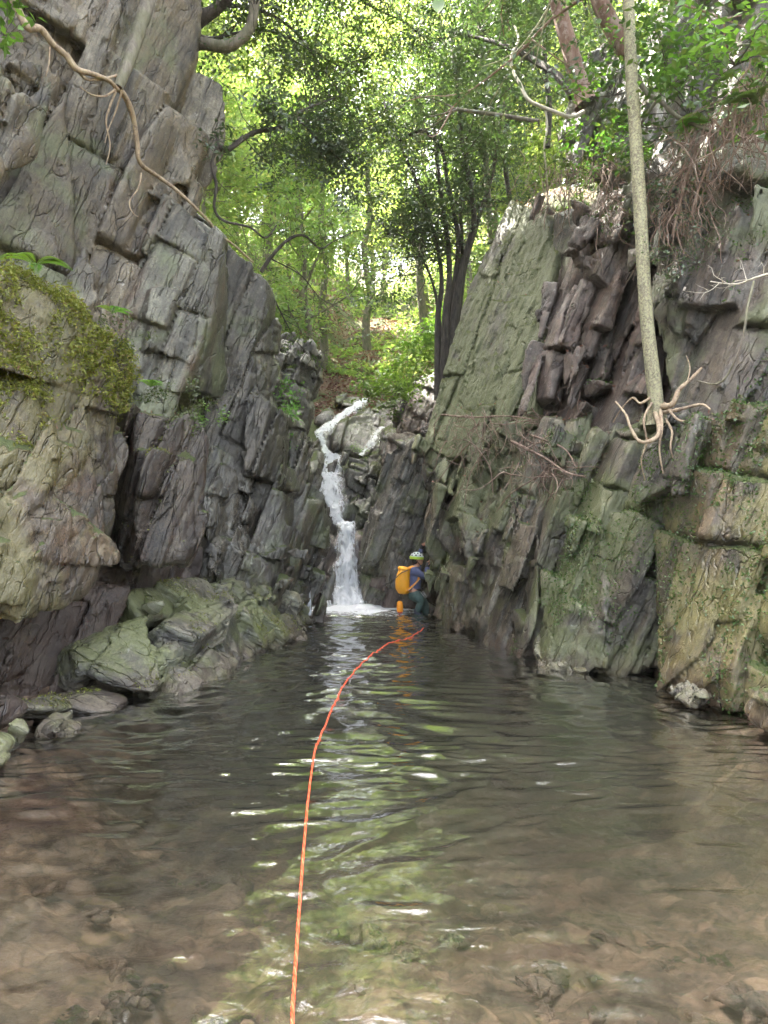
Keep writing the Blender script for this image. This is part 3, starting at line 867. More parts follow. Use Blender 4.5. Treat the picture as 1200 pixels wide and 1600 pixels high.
def forest_floor_mat():
    b = NB('forest_floor')
    geo = b.n('NewGeometry'); co = geo.outputs['Position']
    n = b.noise(co, 18, 5, 0.75)
    c = b.mix(b.step(n, 0.35, 0.65), (0.07, 0.045, 0.03), (0.30, 0.19, 0.13))
    c = b.mix(b.step(b.noise(co, 55, 3, 0.7, off=3), 0.55, 0.7), c, (0.42, 0.30, 0.22))
    c = b.mix(b.math('MULTIPLY', b.step(b.noise(co, 0.5, 5, 0.65, off=9), 0.36, 0.55), 0.9), c, b.mix(n, (0.03, 0.05, 0.012), (0.1, 0.14, 0.035)))
    bp = b.n('Bump'); bp.inputs['Distance'].default_value = 0.08; b.l(n, bp.inputs['Height'])
    pb = b.n('BsdfPrincipled'); b.l(c, pb.inputs['Base Color']); pb.inputs['Roughness'].default_value = 0.9; b.l(bp.outputs[0], pb.inputs['Normal'])
    return b.done(pb.outputs[0])


M['floor'] = forest_floor_mat()
xs = np.concatenate([np.linspace(-58, -12, 24), np.arange(-11.7, 11.8, 0.24), np.linspace(12, 58, 24)])
ys = np.concatenate([np.linspace(-12, -2, 8), np.arange(-1.5, 45, 0.3), np.linspace(46, 78, 20)])
tag(link('ground', grid_mesh('ground', xs, ys, ground_z), M['floor']), kind='structure')

# stream bed
def bed_z(x, y):
    l = np.interp(y, [0, 3, 4.7, 7, 8.8, 11.6, 16], [-3.0, -2.8, -2.45, -2.3, -1.7, -1.2, -1.3])
    r = np.interp(y, [0, 4, 5.5, 6.1, 8.2, 9.2, 13.3, 16], [3.2, 3.0, 2.8, 2.8, 2.9, 1.95, 1.0, 1.0])
    t = np.minimum(x - l, r - x)
    d = np.interp(y, [0, 1.2, 2.2, 3.2, 4.5, 6, 9, 13, 16], [0.14, 0.2, 0.28, 0.38, 0.6, 0.9, 1.15, 1.1, 0.8])
    left_shoal = smoothstep(-x, 0.6, 2.3) * (1 - smoothstep(y, 4.5, 7.5))
    d = d * (1 - 0.45 * left_shoal)
    z = -d * (0.10 + 0.90 * smoothstep(t, -0.05, 0.85)) + 0.1 * smoothstep(-t, 0.0, 0.6)
    p = np.stack([x, y, np.zeros_like(x)], -1).reshape(-1, 3).astype(np.float32)
    # cobbles: rounded cells of two sizes
    def cob(s, seed):
        q = p[:, :2] * s + 0.35 * np.stack([vnoise(p * s * 0.8, seed + 3), vnoise(p * s * 0.8 + 9, seed + 4)], 1)
        i = np.floor(q).astype(np.int64)
        best = np.full(len(q), 9.0, np.float32); bid = np.zeros(len(q), np.float32)
        for a in (-1, 0, 1):
            for b_ in (-1, 0, 1):
                ii = i + [a, b_]
                cx = ii[:, 0] + 0.5 + 0.75 * (hash3(ii[:, 0], ii[:, 1], 0, seed) - 0.5)
                cy_ = ii[:, 1] + 0.5 + 0.75 * (hash3(ii[:, 0], ii[:, 1], 1, seed) - 0.5)
                rr = hash3(ii[:, 0], ii[:, 1], 2, seed)
                dd = np.hypot(q[:, 0] - cx, (q[:, 1] - cy_) * 1.1) + 0.35 * (1 - rr)
                m = dd < best
                best = np.where(m, dd, best); bid = np.where(m, rr, bid)
        return np.clip(1 - (best / 0.75) ** 2, 0, 1), bid
    c1, _ = cob(3.2, 3)
    c2, _ = cob(8.5, 4)
    bump = 0.055 * c1 * (0.4 + 0.6 * np.clip(vnoise(p * 0.9, 77) + 0.5, 0, 1)) + 0.035 * c2 + 0.07 * fbm(p * 1.6, 4, 9)
    return z - 0.06 + bump.reshape(x.shape) * np.interp(y, [0, 5, 9], [1.0, 1.2, 1.6])


def bed_mat():
    b = NB('stream_bed')
    geo = b.n('NewGeometry'); co = geo.outputs['Position']
    nw = b.n('TexNoise'); nw.inputs['Scale'].default_value = 5; nw.inputs['Detail'].default_value = 3; b.l(co, nw.inputs['Vector'])
    sw = b.n('VectorMath', operation='SCALE'); b.l(nw.outputs['Color'], sw.inputs[0]); sw.inputs['Scale'].default_value = 0.22
    aw = b.n('VectorMath', operation='ADD'); b.l(co, aw.inputs[0]); b.l(sw.outputs[0], aw.inputs[1])
    vc = aw.outputs[0]
    vo = b.n('TexVoronoi'); b.l(vc, vo.inputs['Vector']); vo.inputs['Scale'].default_value = 6.0
    n = b.noise(co, 2.2, 6, 0.65, 0.4); n2 = b.noise(co, 14, 5, 0.7)
    c = b.mix(b.step(n, 0.36, 0.64), (0.11, 0.072, 0.048), (0.34, 0.235, 0.155))
    sv = b.n('SeparateColor'); b.l(vo.outputs['Color'], sv.inputs[0])
    c = b.mix(1.0, c, b_rgb(b, b.math('MULTIPLY_ADD', sv.outputs[0], 0.8, 0.6)), 'MULTIPLY')
    ve = b.n('TexVoronoi', feature='DISTANCE_TO_EDGE'); b.l(vc, ve.inputs['Vector']); ve.inputs['Scale'].default_value = 6.0
    c = b.mix(b.math('MULTIPLY', b.math('SUBTRACT', 1.0, b.step(ve.outputs['Distance'], 0.0, 0.12)), 0.4), c, (0.035, 0.026, 0.018))
    c = b.mix(b.step(n2, 0.58, 0.7), c, (0.26, 0.19, 0.13))
    c = b.mix(b.math('MULTIPLY', b.step(b.noise(co, 1.1, 4, off=7), 0.52, 0.66), 0.6), c, (0.17, 0.085, 0.06))
    c = b.mix(b.math('MULTIPLY', b.step(b.noise(co, 4, 4, off=17), 0.6, 0.7), 0.6), c, (0.035, 0.028, 0.02))
    bp = b.n('Bump'); bp.inputs['Distance'].default_value = 0.02; b.l(n2, bp.inputs['Height'])
    pb = b.n('BsdfPrincipled'); b.l(c, pb.inputs['Base Color']); pb.inputs['Roughness'].default_value = 0.7; b.l(bp.outputs[0], pb.inputs['Normal'])
    return b.done(pb.outputs[0])


M['bed'] = bed_mat()
tag(link('stream_bed', grid_mesh('stream_bed', np.arange(-4.2, 4.3, 0.025), np.concatenate([np.arange(-1.0, 6, 0.022), np.arange(6, 17, 0.06)]), bed_z), M['bed']), kind='structure')

# pool: a closed body of faintly cloudy water with a rippled surface
def ripple_z(x, y):
    p = np.stack([x * 0.62, y, np.zeros_like(x)], -1).reshape(-1, 3).astype(np.float32)
    wv = np.stack([vnoise(p * 0.9, 91), vnoise(p * 0.9 + 5, 92), 0 * p[:, 0]], 1) * 0.35
    q = p + wv
    r = 0.008 * vnoise(q * 2.1, 81) + 0.013 * vnoise(q * 4.3, 82) + 0.0115 * (1 - 2 * np.abs(vnoise(q * 7.0, 83))) + 0.0055 * vnoise(q * 13.0, 84)
    calm = 0.55 + 0.45 * vnoise(p * 0.35 + 3, 85)
    near_fall = 1 + 1.3 * smoothstep(y, 11.5, 15.5).ravel()
    return (0.85 * r * (0.45 + 0.75 * calm) * near_fall).reshape(x.shape)


def pool_mesh():
    xs = np.arange(-4.1, 4.12, 0.02)
    ys = np.concatenate([np.arange(-0.9, 6, 0.02), np.arange(6, 17, 0.035)])
    X, Y = np.meshgrid(xs, ys, indexing='ij')
    Z = ripple_z(X, Y)
    nx, ny = len(xs), len(ys)
    V = np.stack([X, Y, Z], -1).reshape(-1, 3)
    i = np.arange(nx * ny).reshape(nx, ny)
    Q = np.stack([i[:-1, :-1], i[1:, :-1], i[1:, 1:], i[:-1, 1:]], -1).reshape(-1, 4)
    ring = np.concatenate([i[:, 0], i[-1, 1:], i[-2::-1, -1], i[0, -2:0:-1]])
    Vb = V[ring].copy(); Vb[:, 2] = -2.3
    o = len(V); k = len(ring)
    j = np.arange(k); jn = (j + 1) % k
    W = np.stack([ring[jn], ring[j], o + j, o + jn], 1)
    cen = np.array([[0, 8, -2.3]])
    T = np.stack([o + jn, o + j, np.full(k, o + k)], 1)
    return mesh_np('water', np.concatenate([V, Vb, cen]), [Q, W, T], True)


def water_mat():
    b = NB('pool_water')
    co = b.n('NewGeometry').outputs['Position']
    mp = b.n('Mapping'); mp.inputs['Scale'].default_value = (0.7, 1, 1); b.l(co, mp.inputs[0])
    bp = b.n('Bump'); bp.inputs['Distance'].default_value = 0.006; bp.inputs['Strength'].default_value = 0.6
    b.l(b.noise(mp.outputs[0], 16, 3, 0.5, 0.6), bp.inputs['Height'])
    fr = b.n('Fresnel'); fr.inputs['IOR'].default_value = 1.65; b.l(bp.outputs[0], fr.inputs['Normal'])
    tr = b.n('BsdfTransparent'); tr.inputs[0].default_value = (0.97, 0.98, 0.97, 1)
    gl = b.n('BsdfGlossy'); gl.inputs['Roughness'].default_value = 0.02; b.l(bp.outputs[0], gl.inputs['Normal'])
    mx = b.n('MixShader'); b.l(b.math('MULTIPLY', fr.outputs[0], 2.3, clamp=True), mx.inputs[0]); b.l(tr.outputs[0], mx.inputs[1]); b.l(gl.outputs[0], mx.inputs[2])
    pv = b.n('VolumePrincipled')
    pv.inputs['Color'].default_value = (0.24, 0.255, 0.18, 1)
    pv.inputs['Density'].default_value = 0.5
    pv.inputs['Anisotropy'].default_value = 0.2
    b.l(pv.outputs[0], b.o.inputs['Volume'])
    return b.done(mx.outputs[0])


M['water'] = water_mat()
tag(link('water', pool_mesh(), M['water']), kind='structure')


# ---- falling water: lumpy sheets of white water with torn edges
def fall_mat(name, dens=0.6):
    b = NB(name)
    co = b.n('NewGeometry').outputs['Position']
    mp = b.n('Mapping'); mp.inputs['Scale'].default_value = (1, 0.5, 0.16); b.l(co, mp.inputs[0])
    n = b.noise(mp.outputs[0], 13, 6, 0.75, 0.6)
    n2 = b.noise(co, 9, 5, 0.7, off=3)
    ed = b.n('Attribute', attribute_name='edge').outputs['Fac']
    a = b.step(b.math('ADD', b.math('ADD', b.math('MULTIPLY', n, 0.75), b.math('MULTIPLY', n2, 0.25)), b.math('MULTIPLY', b.math('SUBTRACT', 1.0, ed), 0.62 * dens)), 0.60, 0.80)
    df = b.n('BsdfPrincipled'); df.inputs['Base Color'].default_value = (0.82, 0.85, 0.88, 1); df.inputs['Roughness'].default_value = 0.35
    bp = b.n('Bump'); bp.inputs['Distance'].default_value = 0.05; b.l(n, bp.inputs['Height']); b.l(bp.outputs[0], df.inputs['Normal'])
    tl = b.n('BsdfTranslucent'); tl.inputs[0].default_value = (0.8, 0.84, 0.88, 1)
    m0 = b.n('MixShader'); m0.inputs[0].default_value = 0.3; b.l(df.outputs[0], m0.inputs[1]); b.l(tl.outputs[0], m0.inputs[2])
    tr = b.n('BsdfTransparent')
    gl = b.n('BsdfGlossy'); gl.inputs['Roughness'].default_value = 0.12; b.l(bp.outputs[0], gl.inputs['Normal'])
    m1 = b.n('MixShader'); m1.inputs[0].default_value = 0.15; b.l(tr.outputs[0], m1.inputs[1]); b.l(gl.outputs[0], m1.inputs[2])
    m2 = b.n('MixShader'); b.l(a, m2.inputs[0]); b.l(m1.outputs[0], m2.inputs[1]); b.l(m0.outputs[0], m2.inputs[2])
    return b.done(m2.outputs[0])


M['fallw'] = fall_mat('falling_water', 0.62)
M['fallw2'] = fall_mat('thin_falling_water', 0.5)


def fall_sheet(name, rows, seed, thick=0.16, nu=70, nv=160):
    """rows: list of (left point, right point) down the fall; a closed lumpy tongue of water."""
    L = np.array([r[0] for r in rows]); Rr = np.array([r[1] for r in rows])
    t = np.linspace(0, 1, len(rows)); v = np.linspace(0, 1, nv)
    Lc = np.stack([np.interp(v, t, L[:, k]) for k in range(3)], 1)
    Rc = np.stack([np.interp(v, t, Rr[:, k]) for k in range(3)], 1)
    u = np.linspace(0, 1, nu)
    Pm = Lc[:, None] * (1 - u)[None, :, None] + Rc[:, None] * u[None, :, None]
    du = Rc - Lc
    dv = np.gradient(Lc + Rc, axis=0)
    N = np.cross(dv, du); N /= np.linalg.norm(N, axis=1)[:, None] + 1e-9
    N[N[:, 1] > 0] *= -1
    prof = np.sqrt(np.clip(1 - (2 * u - 1) ** 2, 0, 1))
    q = Pm.reshape(-1, 3) * np.array([7, 7, 1.6])
    nz = (0.5 * fbm(q, 4, seed)).reshape(nv, nu)
    ed = (0.09 * vnoise(Pm.reshape(-1, 3) * np.array([2, 2, 4.0]), seed + 9)).reshape(nv, nu)
    w_ = np.linalg.norm(du, axis=1)[:, None]
    front = Pm + N[:, None] * (thick * prof[None, :] * (0.7 + 0.6 * nz))[..., None] + (du / (w_ + 1e-6))[:, None] * (ed * (2 * np.abs(u - 0.5)))[..., None]
    i = np.arange(nv * nu).reshape(nv, nu)
    Q = np.stack([i[:-1, :-1], i[1:, :-1], i[1:, 1:], i[:-1, 1:]], -1).reshape(-1, 4)
    edge = np.broadcast_to(np.abs(2 * u - 1)[None] ** 1.5, (nv, nu)) * 0.85 + 0.15 * (0.5 + 0.5 * nz)
    return mesh_np(name, front.reshape(-1, 3), Q, True, {'edge': edge.ravel()})


wf = empty('waterfall', P(540, 950, 16), 'white waterfall tumbling down rock steps in three leaps into the pool', 'waterfall')
link('lower_leap', fall_sheet('lower_leap', [(P(526, 822, 16.6), P(562, 822, 16.6)), (P(526, 832, 16.3), P(558, 832, 16.35)), (P(522, 870, 16.05), P(560, 870, 16.15)), (P(513, 920, 15.75), P(570, 918, 15.9)), (P(500, 953, 15.45), P(588, 951, 15.6))], 3, 0.2), M['fallw'], wf)
link('middle_leap', fall_sheet('middle_leap', [(P(502, 712, 18.4), P(540, 714, 18.4)), (P(490, 742, 18.0), P(543, 742, 17.95)), (P(487, 750, 17.75), P(542, 750, 17.7)), (P(493, 785, 17.3), P(541, 785, 17.25)), (P(512, 812, 17.0), P(542, 815, 17.0)), (P(526, 826, 16.8), P(552, 826, 16.7))], 5, 0.14), M['fallw'], wf)
link('upper_cascade', fall_sheet('upper_cascade', [(P(560, 626, 22.0), P(580, 628, 22.0)), (P(548, 635, 21.4), P(566, 640, 21.2)), (P(518, 655, 20.6), P(538, 662, 20.3)), (P(488, 676, 19.8), P(514, 684, 19.4)), (P(496, 698, 19.0), P(508, 702, 19.0)), (P(502, 714, 18.4), P(530, 716, 18.4))], 7, 0.14), M['fallw'], wf)
link('side_trickle', fall_sheet('side_trickle', [(P(590, 668, 19.5), P(604, 668, 19.4)), (P(574, 690, 19.0), P(590, 692, 18.8)), (P(560, 712, 18.5), P(570, 716, 18.4))], 9, 0.05, 20, 60), M['fallw2'], wf)
link('side_trickle', fall_sheet('side_trickle', [(P(484, 905, 13.2), P(490, 905, 13.2)), (P(482, 930, 13.1), P(489, 930, 13.1)), (P(480, 962, 13.0), P(490, 962, 13.0))], 11, 0.04, 14, 50), M['fallw2'], wf)

# churned foam where the fall lands
def foam_mesh():
    xs = np.linspace(-2.0, 1.0, 170); ys = np.linspace(13.0, 16.1, 170)
    X, Y = np.meshgrid(xs, ys, indexing='ij')
    r = np.hypot((X + 0.42) / 1.5, (Y - 15.3) / 1.6)
    p = np.stack([X, Y, 0 * X], -1).reshape(-1, 3)
    n = (fbm(p * 3.2, 5, 31)).reshape(X.shape)
    Z = 0.085 * np.clip(1.05 - r, -0.4, 1) + 0.05 * n * np.clip(1.1 - r, 0, 1) - 0.004
    V = np.stack([X, Y, Z], -1).reshape(-1, 3)
    i = np.arange(X.size).reshape(X.shape)
    Q = np.stack([i[:-1, :-1], i[1:, :-1], i[1:, 1:], i[:-1, 1:]], -1).reshape(-1, 4)
    keep = (Z.ravel()[Q] > -0.03).any(1)
    return mesh_np('foam', V, Q[keep], True, {'edge': np.clip(r * 0.95, 0, 1.3).ravel()})


M['foam'] = fall_mat('foam', 1.0)
tag(link('foam', foam_mesh(), M['foam']), 'churned white foam on the pool where the waterfall lands', 'foam', kind='stuff')


# ---- rope floating on the pool
def catmull(pts, n):
    pts = np.asarray(pts, float)
    k = len(pts)
    t = np.linspace(0, k - 1, n)
    i = np.clip(np.floor(t).astype(int), 0, k - 2)
    f = (t - i)[:, None]
    p0, p1, p2, p3 = pts[np.clip(i - 1, 0, k - 1)], pts[i], pts[i + 1], pts[np.clip(i + 2, 0, k - 1)]
    return 0.5 * (2 * p1 + (p2 - p0) * f + (2 * p0 - 5 * p1 + 4 * p2 - p3) * f ** 2 + (3 * p1 - p0 - 3 * p2 + p3) * f ** 3)


def tube(path, rad, nseg=6, cap=True):
    """vertices and quads of one tapering tube along a path"""
    path = np.asarray(path, float)
    n = len(path)
    rad = np.broadcast_to(np.asarray(rad, float), (n,))
    T = np.gradient(path, axis=0); T /= np.linalg.norm(T, axis=1)[:, None] + 1e-9
    ref = np.array([0.31, 0.2, 0.93]) if abs(T[0] @ np.array([0.31, 0.2, 0.93])) < 0.9 else np.array([1.0, 0, 0])
    A = np.empty_like(path)
    a = ref - T[0] * (ref @ T[0])
    for i in range(n):
        a = a - T[i] * (a @ T[i]); a = a / (np.linalg.norm(a) + 1e-9); A[i] = a
    Bn = np.cross(T, A)
    th = np.linspace(0, 2 * np.pi, nseg, endpoint=False)
    V = path[:, None] + rad[:, None, None] * (np.cos(th)[None, :, None] * A[:, None] + np.sin(th)[None, :, None] * Bn[:, None])
    i = np.arange(n * nseg).reshape(n, nseg)
    j = np.roll(i, -1, axis=1)
    Q = np.stack([i[:-1], j[:-1], j[1:], i[1:]], -1).reshape(-1, 4)
    V = V.reshape(-1, 3)
    return V, Q


class Geo:
    def __init__(self):
        self.V, self.Q, self.n = [], [], 0

    def add(self, V, Q):
        self.V.append(np.asarray(V)); self.Q.append(np.asarray(Q) + self.n); self.n += len(V)

    def tube(self, path, rad, nseg=6):
        self.add(*tube(path, rad, nseg))

    def mesh(self, name, smooth=True, attrs=None):
        return mesh_np(name, np.concatenate(self.V), np.concatenate(self.Q), smooth, attrs)


rope_px = [(462, 1500), (466, 1440), (470, 1385), (475, 1320), (480, 1262), (487, 1205), (493, 1172), (507, 1135), (520, 1105), (532, 1080), (548, 1055), (566, 1036), (588, 1018), (612, 1004), (640, 996), (655, 988), (662, 980)]
rp = [np.array([-0.05, 0.55, 0.42]), np.array([-0.16, 1.25, 0.16])] + [PW(456.5, 1600, 0.03), PW(459, 1550, 0.012)] + [PW(x, y, 0.006) for x, y in rope_px]
rp = catmull(rp, 900)
rp[:, 2] = np.where(rp[:, 1] > 2.6, ripple_z(rp[:, 0], rp[:, 1]) + 0.003, rp[:, 2])
g = Geo()
seglen = np.concatenate([[0], np.cumsum(np.linalg.norm(np.diff(rp, axis=0), axis=1))])
rr = 0.0056
for k in range(3):
    ph = seglen / 0.055 * 2 * np.pi / 3 * 1.5 + k * 2 * np.pi / 3
    T = np.gradient(rp, axis=0); T /= np.linalg.norm(T, axis=1)[:, None]
    side = np.cross(T, [0, 0, 1.0]); side /= np.linalg.norm(side, axis=1)[:, None]
    up = np.cross(side, T)
    g.tube(rp + rr * 0.55 * (np.cos(ph)[:, None] * side + np.sin(ph)[:, None] * up), rr * np.where(rp[:, 1] < 3, 0.72, 0.72 + 0.25 * np.clip((rp[:, 1] - 3) / 6, 0, 1)) * (0.8 if k == 2 else 1), 6)
def rope_mat():
    b = NB('orange_rope')
    a = b.n('Attribute', attribute_name='tint').outputs['Fac']
    n = b.noise(b.n('NewGeometry').outputs['Position'], 40, 4, 0.7)
    c = b.mix(a, b.mix(n, (0.55, 0.05, 0.012), (0.8, 0.1, 0.03)), (0.85, 0.17, 0.07))
    pb = b.n('BsdfPrincipled'); b.l(c, pb.inputs['Base Color']); pb.inputs['Roughness'].default_value = 0.55
    return b.done(pb.outputs[0])


M['rope'] = rope_mat()
tag(link('rope', g.mesh('rope', True, {'tint': np.repeat([0.0, 0.15, 1.0], g.n // 3)}), M['rope'], base=(0, 2.4, 0)), 'thin orange red rope trailing down the middle of the pool', 'rope')

# ---- loose stones lying on the bed
stone_m = [rock_mesh('bed_stone', [block([(-.32, -.2, 0), (.3, -.24, 0), (.36, .15, 0), (-.1, .28, 0), (-.36, .1, 0), (-.2, -.12, .13), (.2, -.15, .16), (.22, .1, .12), (-.12, .16, .15)], rnd=0.03)], h=0.022, levels=[(0.3, 0.4, 0.4, 0.02, 0.01, 0.6), FINE], seed=80 + k, micro=0.01) for k in range(3)]
M['stone'] = rock_mat('submerged_stone', grey=(0.34, 0.25, 0.18), grey2=(0.2, 0.14, 0.1), brown=(0.26, 0.15, 0.1), moss=0.0, green=0.0, wet=0.3, tide=False, pale=0.3)
rgs = np.random.default_rng(12)
spots_ = [(350, 1545, 0.8), (700, 1400, 0.7), (860, 1480, 0.75), (790, 1330, 0.6), (1190, 1560, 0.9), (560, 1540, 0.45), (200, 1480, 0.5), (950, 1380, 0.55), (1020, 1540, 0.5), (60, 1390, 0.6)]
for k in range(44):
    spots_.append((30 + 1140 * rgs.random(), 1250 + 350 * rgs.random(), 0.25 + 0.45 * rgs.random() ** 2))
for i, (px, py, s) in enumerate(spots_):
    q = PW(px, py, -0.3)
    z = float(bed_z(np.array([q[0]]), np.array([q[1]]))[0]) - 0.03 * s
    me = stone_m[i % 3]
    if not me.materials: me.materials.append(M['stone'])
    o = bpy.data.objects.new('bed_stone', me); COL.objects.link(o)
    o.location = (float(q[0]), float(q[1]), z); o.rotation_euler = (rgs.normal() * 0.12, rgs.normal() * 0.12, rgs.random() * 6.28); o.scale = (s, s * (0.7 + 0.5 * rgs.random()), s * (0.6 + 0.4 * rgs.random()))
    tag(o, 'brown stone lying on the stream bed under shallow clear water', 'stone', 'stones under the water')
# ------------------------------------------------------------------ vegetation
rng = np.random.default_rng(7)

M['bark'] = bark_mat('grey_brown_bark', (0.10, 0.085, 0.065), (0.22, 0.19, 0.15), moss=0.35)
M['bark_dark'] = bark_mat('dark_bark', (0.032, 0.026, 0.022), (0.09, 0.075, 0.062))
M['bark_red'] = bark_mat('red_brown_bark', (0.16, 0.085, 0.06), (0.30, 0.19, 0.15), (0.34, 0.26, 0.22))
M['bark_lichen'] = bark_mat('lichen_bark', (0.14, 0.12, 0.085), (0.24, 0.21, 0.14), (0.30, 0.28, 0.18), lich=0.9)
M['bark_pale'] = bark_mat('pale_root_bark', (0.24, 0.17, 0.11), (0.42, 0.33, 0.22), (0.16, 0.11, 0.08))
M['bark_white'] = bark_mat('bleached_wood', (0.36, 0.32, 0.25), (0.55, 0.5, 0.4))
M['root_red'] = bark_mat('red_brown_roots', (0.11, 0.068, 0.05), (0.26, 0.175, 0.13), (0.32, 0.25, 0.19))
M['leaf_far'] = leaf_mat('sunlit_leaves', (0.135, 0.20, 0.06), (0.23, 0.29, 0.105), (0.30, 0.29, 0.13), trans=0.6, tcol=1.3)
M['leaf_mid'] = leaf_mat('green_leaves', (0.045, 0.085, 0.02), (0.09, 0.14, 0.03), (0.12, 0.15, 0.04), trans=0.42)
M['leaf_dark'] = leaf_mat('evergreen_leaves', (0.035, 0.065, 0.024), (0.07, 0.11, 0.038), (0.10, 0.13, 0.04), trans=0.36, gloss=0.10, rough=0.35)
M['leaf_bright'] = leaf_mat('bright_leaves', (0.09, 0.19, 0.03), (0.16, 0.28, 0.05), trans=0.5)
M['leaf_moss'] = leaf_mat('moss_fronds', (0.10, 0.12, 0.02), (0.27, 0.28, 0.06), (0.2, 0.15, 0.06), trans=0.3, gloss=0.02)
M['leaf_dead'] = leaf_mat('dead_leaves', (0.14, 0.07, 0.05), (0.34, 0.2, 0.15), (0.4, 0.3, 0.24), trans=0.2, gloss=0.03)


def leaves_at(C, size, rg, aspect=0.5, flat=0.45, droop=0.15, jit=0.35):
    """leaf blades at centres C: two quads folded along the midrib -> here one rhombus of 4 verts"""
    n = len(C)
    d = rg.normal(size=(n, 3)); d[:, 2] *= flat; d[:, 2] -= droop
    d /= np.linalg.norm(d, axis=1)[:, None]
    up = rg.normal(size=(n, 3)) * jit * 1.6 + np.array([0, 0, 1.0])
    s = np.cross(d, up); s /= np.linalg.norm(s, axis=1)[:, None] + 1e-9
    L = (size * (0.6 + 0.8 * rg.random(n)))[:, None]
    nn = np.cross(s, d)
    a = C - d * L * 0.5
    t = C + d * L * 0.5
    l = C + s * L * aspect * 0.5 - d * L * 0.05 + nn * L * 0.06
    r = C - s * L * aspect * 0.5 - d * L * 0.05 + nn * L * 0.06
    V = np.stack([a, r, t, l], 1).reshape(-1, 3)
    Q = np.arange(4 * n).reshape(n, 4)
    tint = np.repeat(rg.random(n), 4)
    return V, Q, tint


def leaf_mesh(name, C, size, rg, **kw):
    V, Q, t = leaves_at(np.asarray(C), size, rg, **kw)
    return mesh_np(name, V, Q, False, {'tint': t})


def sprigs_at(A, n, sig, size, rg, per=8, aspect=0.45, droop=0.25):
    """leaves set alternately along short flat sprigs that start at anchor points A"""
    m = max(1, n // per)
    c0 = A[rg.integers(0, len(A), m)] + rg.normal(size=(m, 3)) * sig * np.array([1, 1, 0.6])
    d = rg.normal(size=(m, 3)); d[:, 2] = d[:, 2] * 0.35 - droop
    d /= np.linalg.norm(d, axis=1)[:, None]
    up = rg.normal(size=(m, 3)) * 0.45 + np.array([0, 0, 1.0])
    s = np.cross(d, up); s /= np.linalg.norm(s, axis=1)[:, None]
    nn = np.cross(s, d)
    st = rg.random(m)
    V, T = [], []
    for k in range(per):
        sg = 1 if k % 2 else -1
        L = (size * (0.7 + 0.5 * rg.random(m)))[:, None]
        b0 = c0 + d * (size * 0.55 * (k - per * 0.35)) + nn * (rg.normal(size=(m, 1)) * size * 0.12)
        ld = d * (0.55 + 0.2 * rg.random((m, 1))) + s * sg * 0.8 + nn * rg.normal(size=(m, 1)) * 0.3 - np.array([0, 0, 0.15])
        if k == per - 1: ld = d
        ld = ld / np.linalg.norm(ld, axis=1)[:, None]
        ls = np.cross(ld, nn + rg.normal(size=(m, 3)) * 0.35); ls /= np.linalg.norm(ls, axis=1)[:, None] + 1e-9
        ln = np.cross(ls, ld)
        V.append(np.stack([b0, b0 + ld * L * 0.45 - ls * L * aspect * 0.5 + ln * L * 0.06, b0 + ld * L, b0 + ld * L * 0.45 + ls * L * aspect * 0.5 + ln * L * 0.06], 1))
        T.append(np.clip(0.7 * st + 0.3 * rg.random(m), 0, 1))
    V = np.concatenate(V).reshape(-1, 3); T = np.repeat(np.concatenate(T), 4)
    return mesh_np('crown', V, np.arange(len(V)).reshape(-1, 4), False, {'tint': T})


def grow(rg, height, r0, crown0, spread, nb=18, nsub=5, lean=(0, 0), bare=False, tropism=0.35, seg=7):
    """trunk and limb tubes and the points twigs carry leaves at; base at the origin"""
    g = Geo(); anchors = []
    n = 14
    t = np.linspace(0, 1, n)
    wob = np.cumsum(rg.normal(size=(n, 2)) * 0.022 * height / 3, axis=0)
    path = np.stack([lean[0] * height * t ** 1.3 + wob[:, 0], lean[1] * height * t ** 1.3 + wob[:, 1], height * t - 0.4 * (t == 0)], 1)
    path = catmull(path, 30)
    tt = np.linspace(0, 1, 30)
    rad = r0 * (1 - 0.85 * tt) * (1 + 0.5 * np.exp(-tt * 22))
    g.tube(path, rad, 8)
    for k in range(nb):
        s = crown0 + (1 - crown0) * (k + rg.random()) / nb
        s = min(s, 0.98)
        i = s * 29
        p0 = path[int(i)] + (path[min(int(i) + 1, 29)] - path[int(i)]) * (i - int(i))
        az = k * 2.4 + rg.normal() * 0.4
        ln = spread * (1.05 - 0.65 * (s - crown0) / (1 - crown0)) * (0.7 + 0.5 * rg.random())
        d = np.array([math.cos(az), math.sin(az), 0.25 + 0.5 * rg.random()])
        pts = [p0]
        for q in range(5):
            d = d + rg.normal(size=3) * 0.22 + np.array([0, 0, tropism * 0.25 * rg.random()])
            d /= np.linalg.norm(d)
            pts.append(pts[-1] + d * ln / 5)
        bp = catmull(pts, 12)
        br = max(0.006, r0 * (1 - 0.85 * s) * 0.5)
        g.tube(bp, np.linspace(br, br * 0.2, 12), 5)
        for m in range(nsub):
            u = 0.3 + 0.7 * (m + rg.random()) / nsub
            j = min(int(u * 11), 11)
            q0 = bp[j]
            dd = unit(bp[min(j + 1, 11)] - bp[max(j - 1, 0)]) + rg.normal(size=3) * 0.7
            dd = unit(dd)
            l2 = ln * 0.35 * (0.6 + 0.8 * rg.random())
            sp = [q0]
            for q in range(3):
                dd = unit(dd + rg.normal(size=3) * 0.3)
                sp.append(sp[-1] + dd * l2 / 3)
            sp = catmull(sp, 6)
            g.tube(sp, np.linspace(br * 0.35, 0.004, 6), 4)
            anchors.append(sp[1:])
        anchors.append(bp[7:])
    return g, np.concatenate(anchors)


def tree_meshes(seed, height, r0, crown0, spread, nleaf, size, sig, **kw):
    rg = np.random.default_rng(seed)
    g, an = grow(rg, height, r0, crown0, spread, **kw)
    return g.mesh('trunk'), sprigs_at(an, nleaf, sig, size, rg)


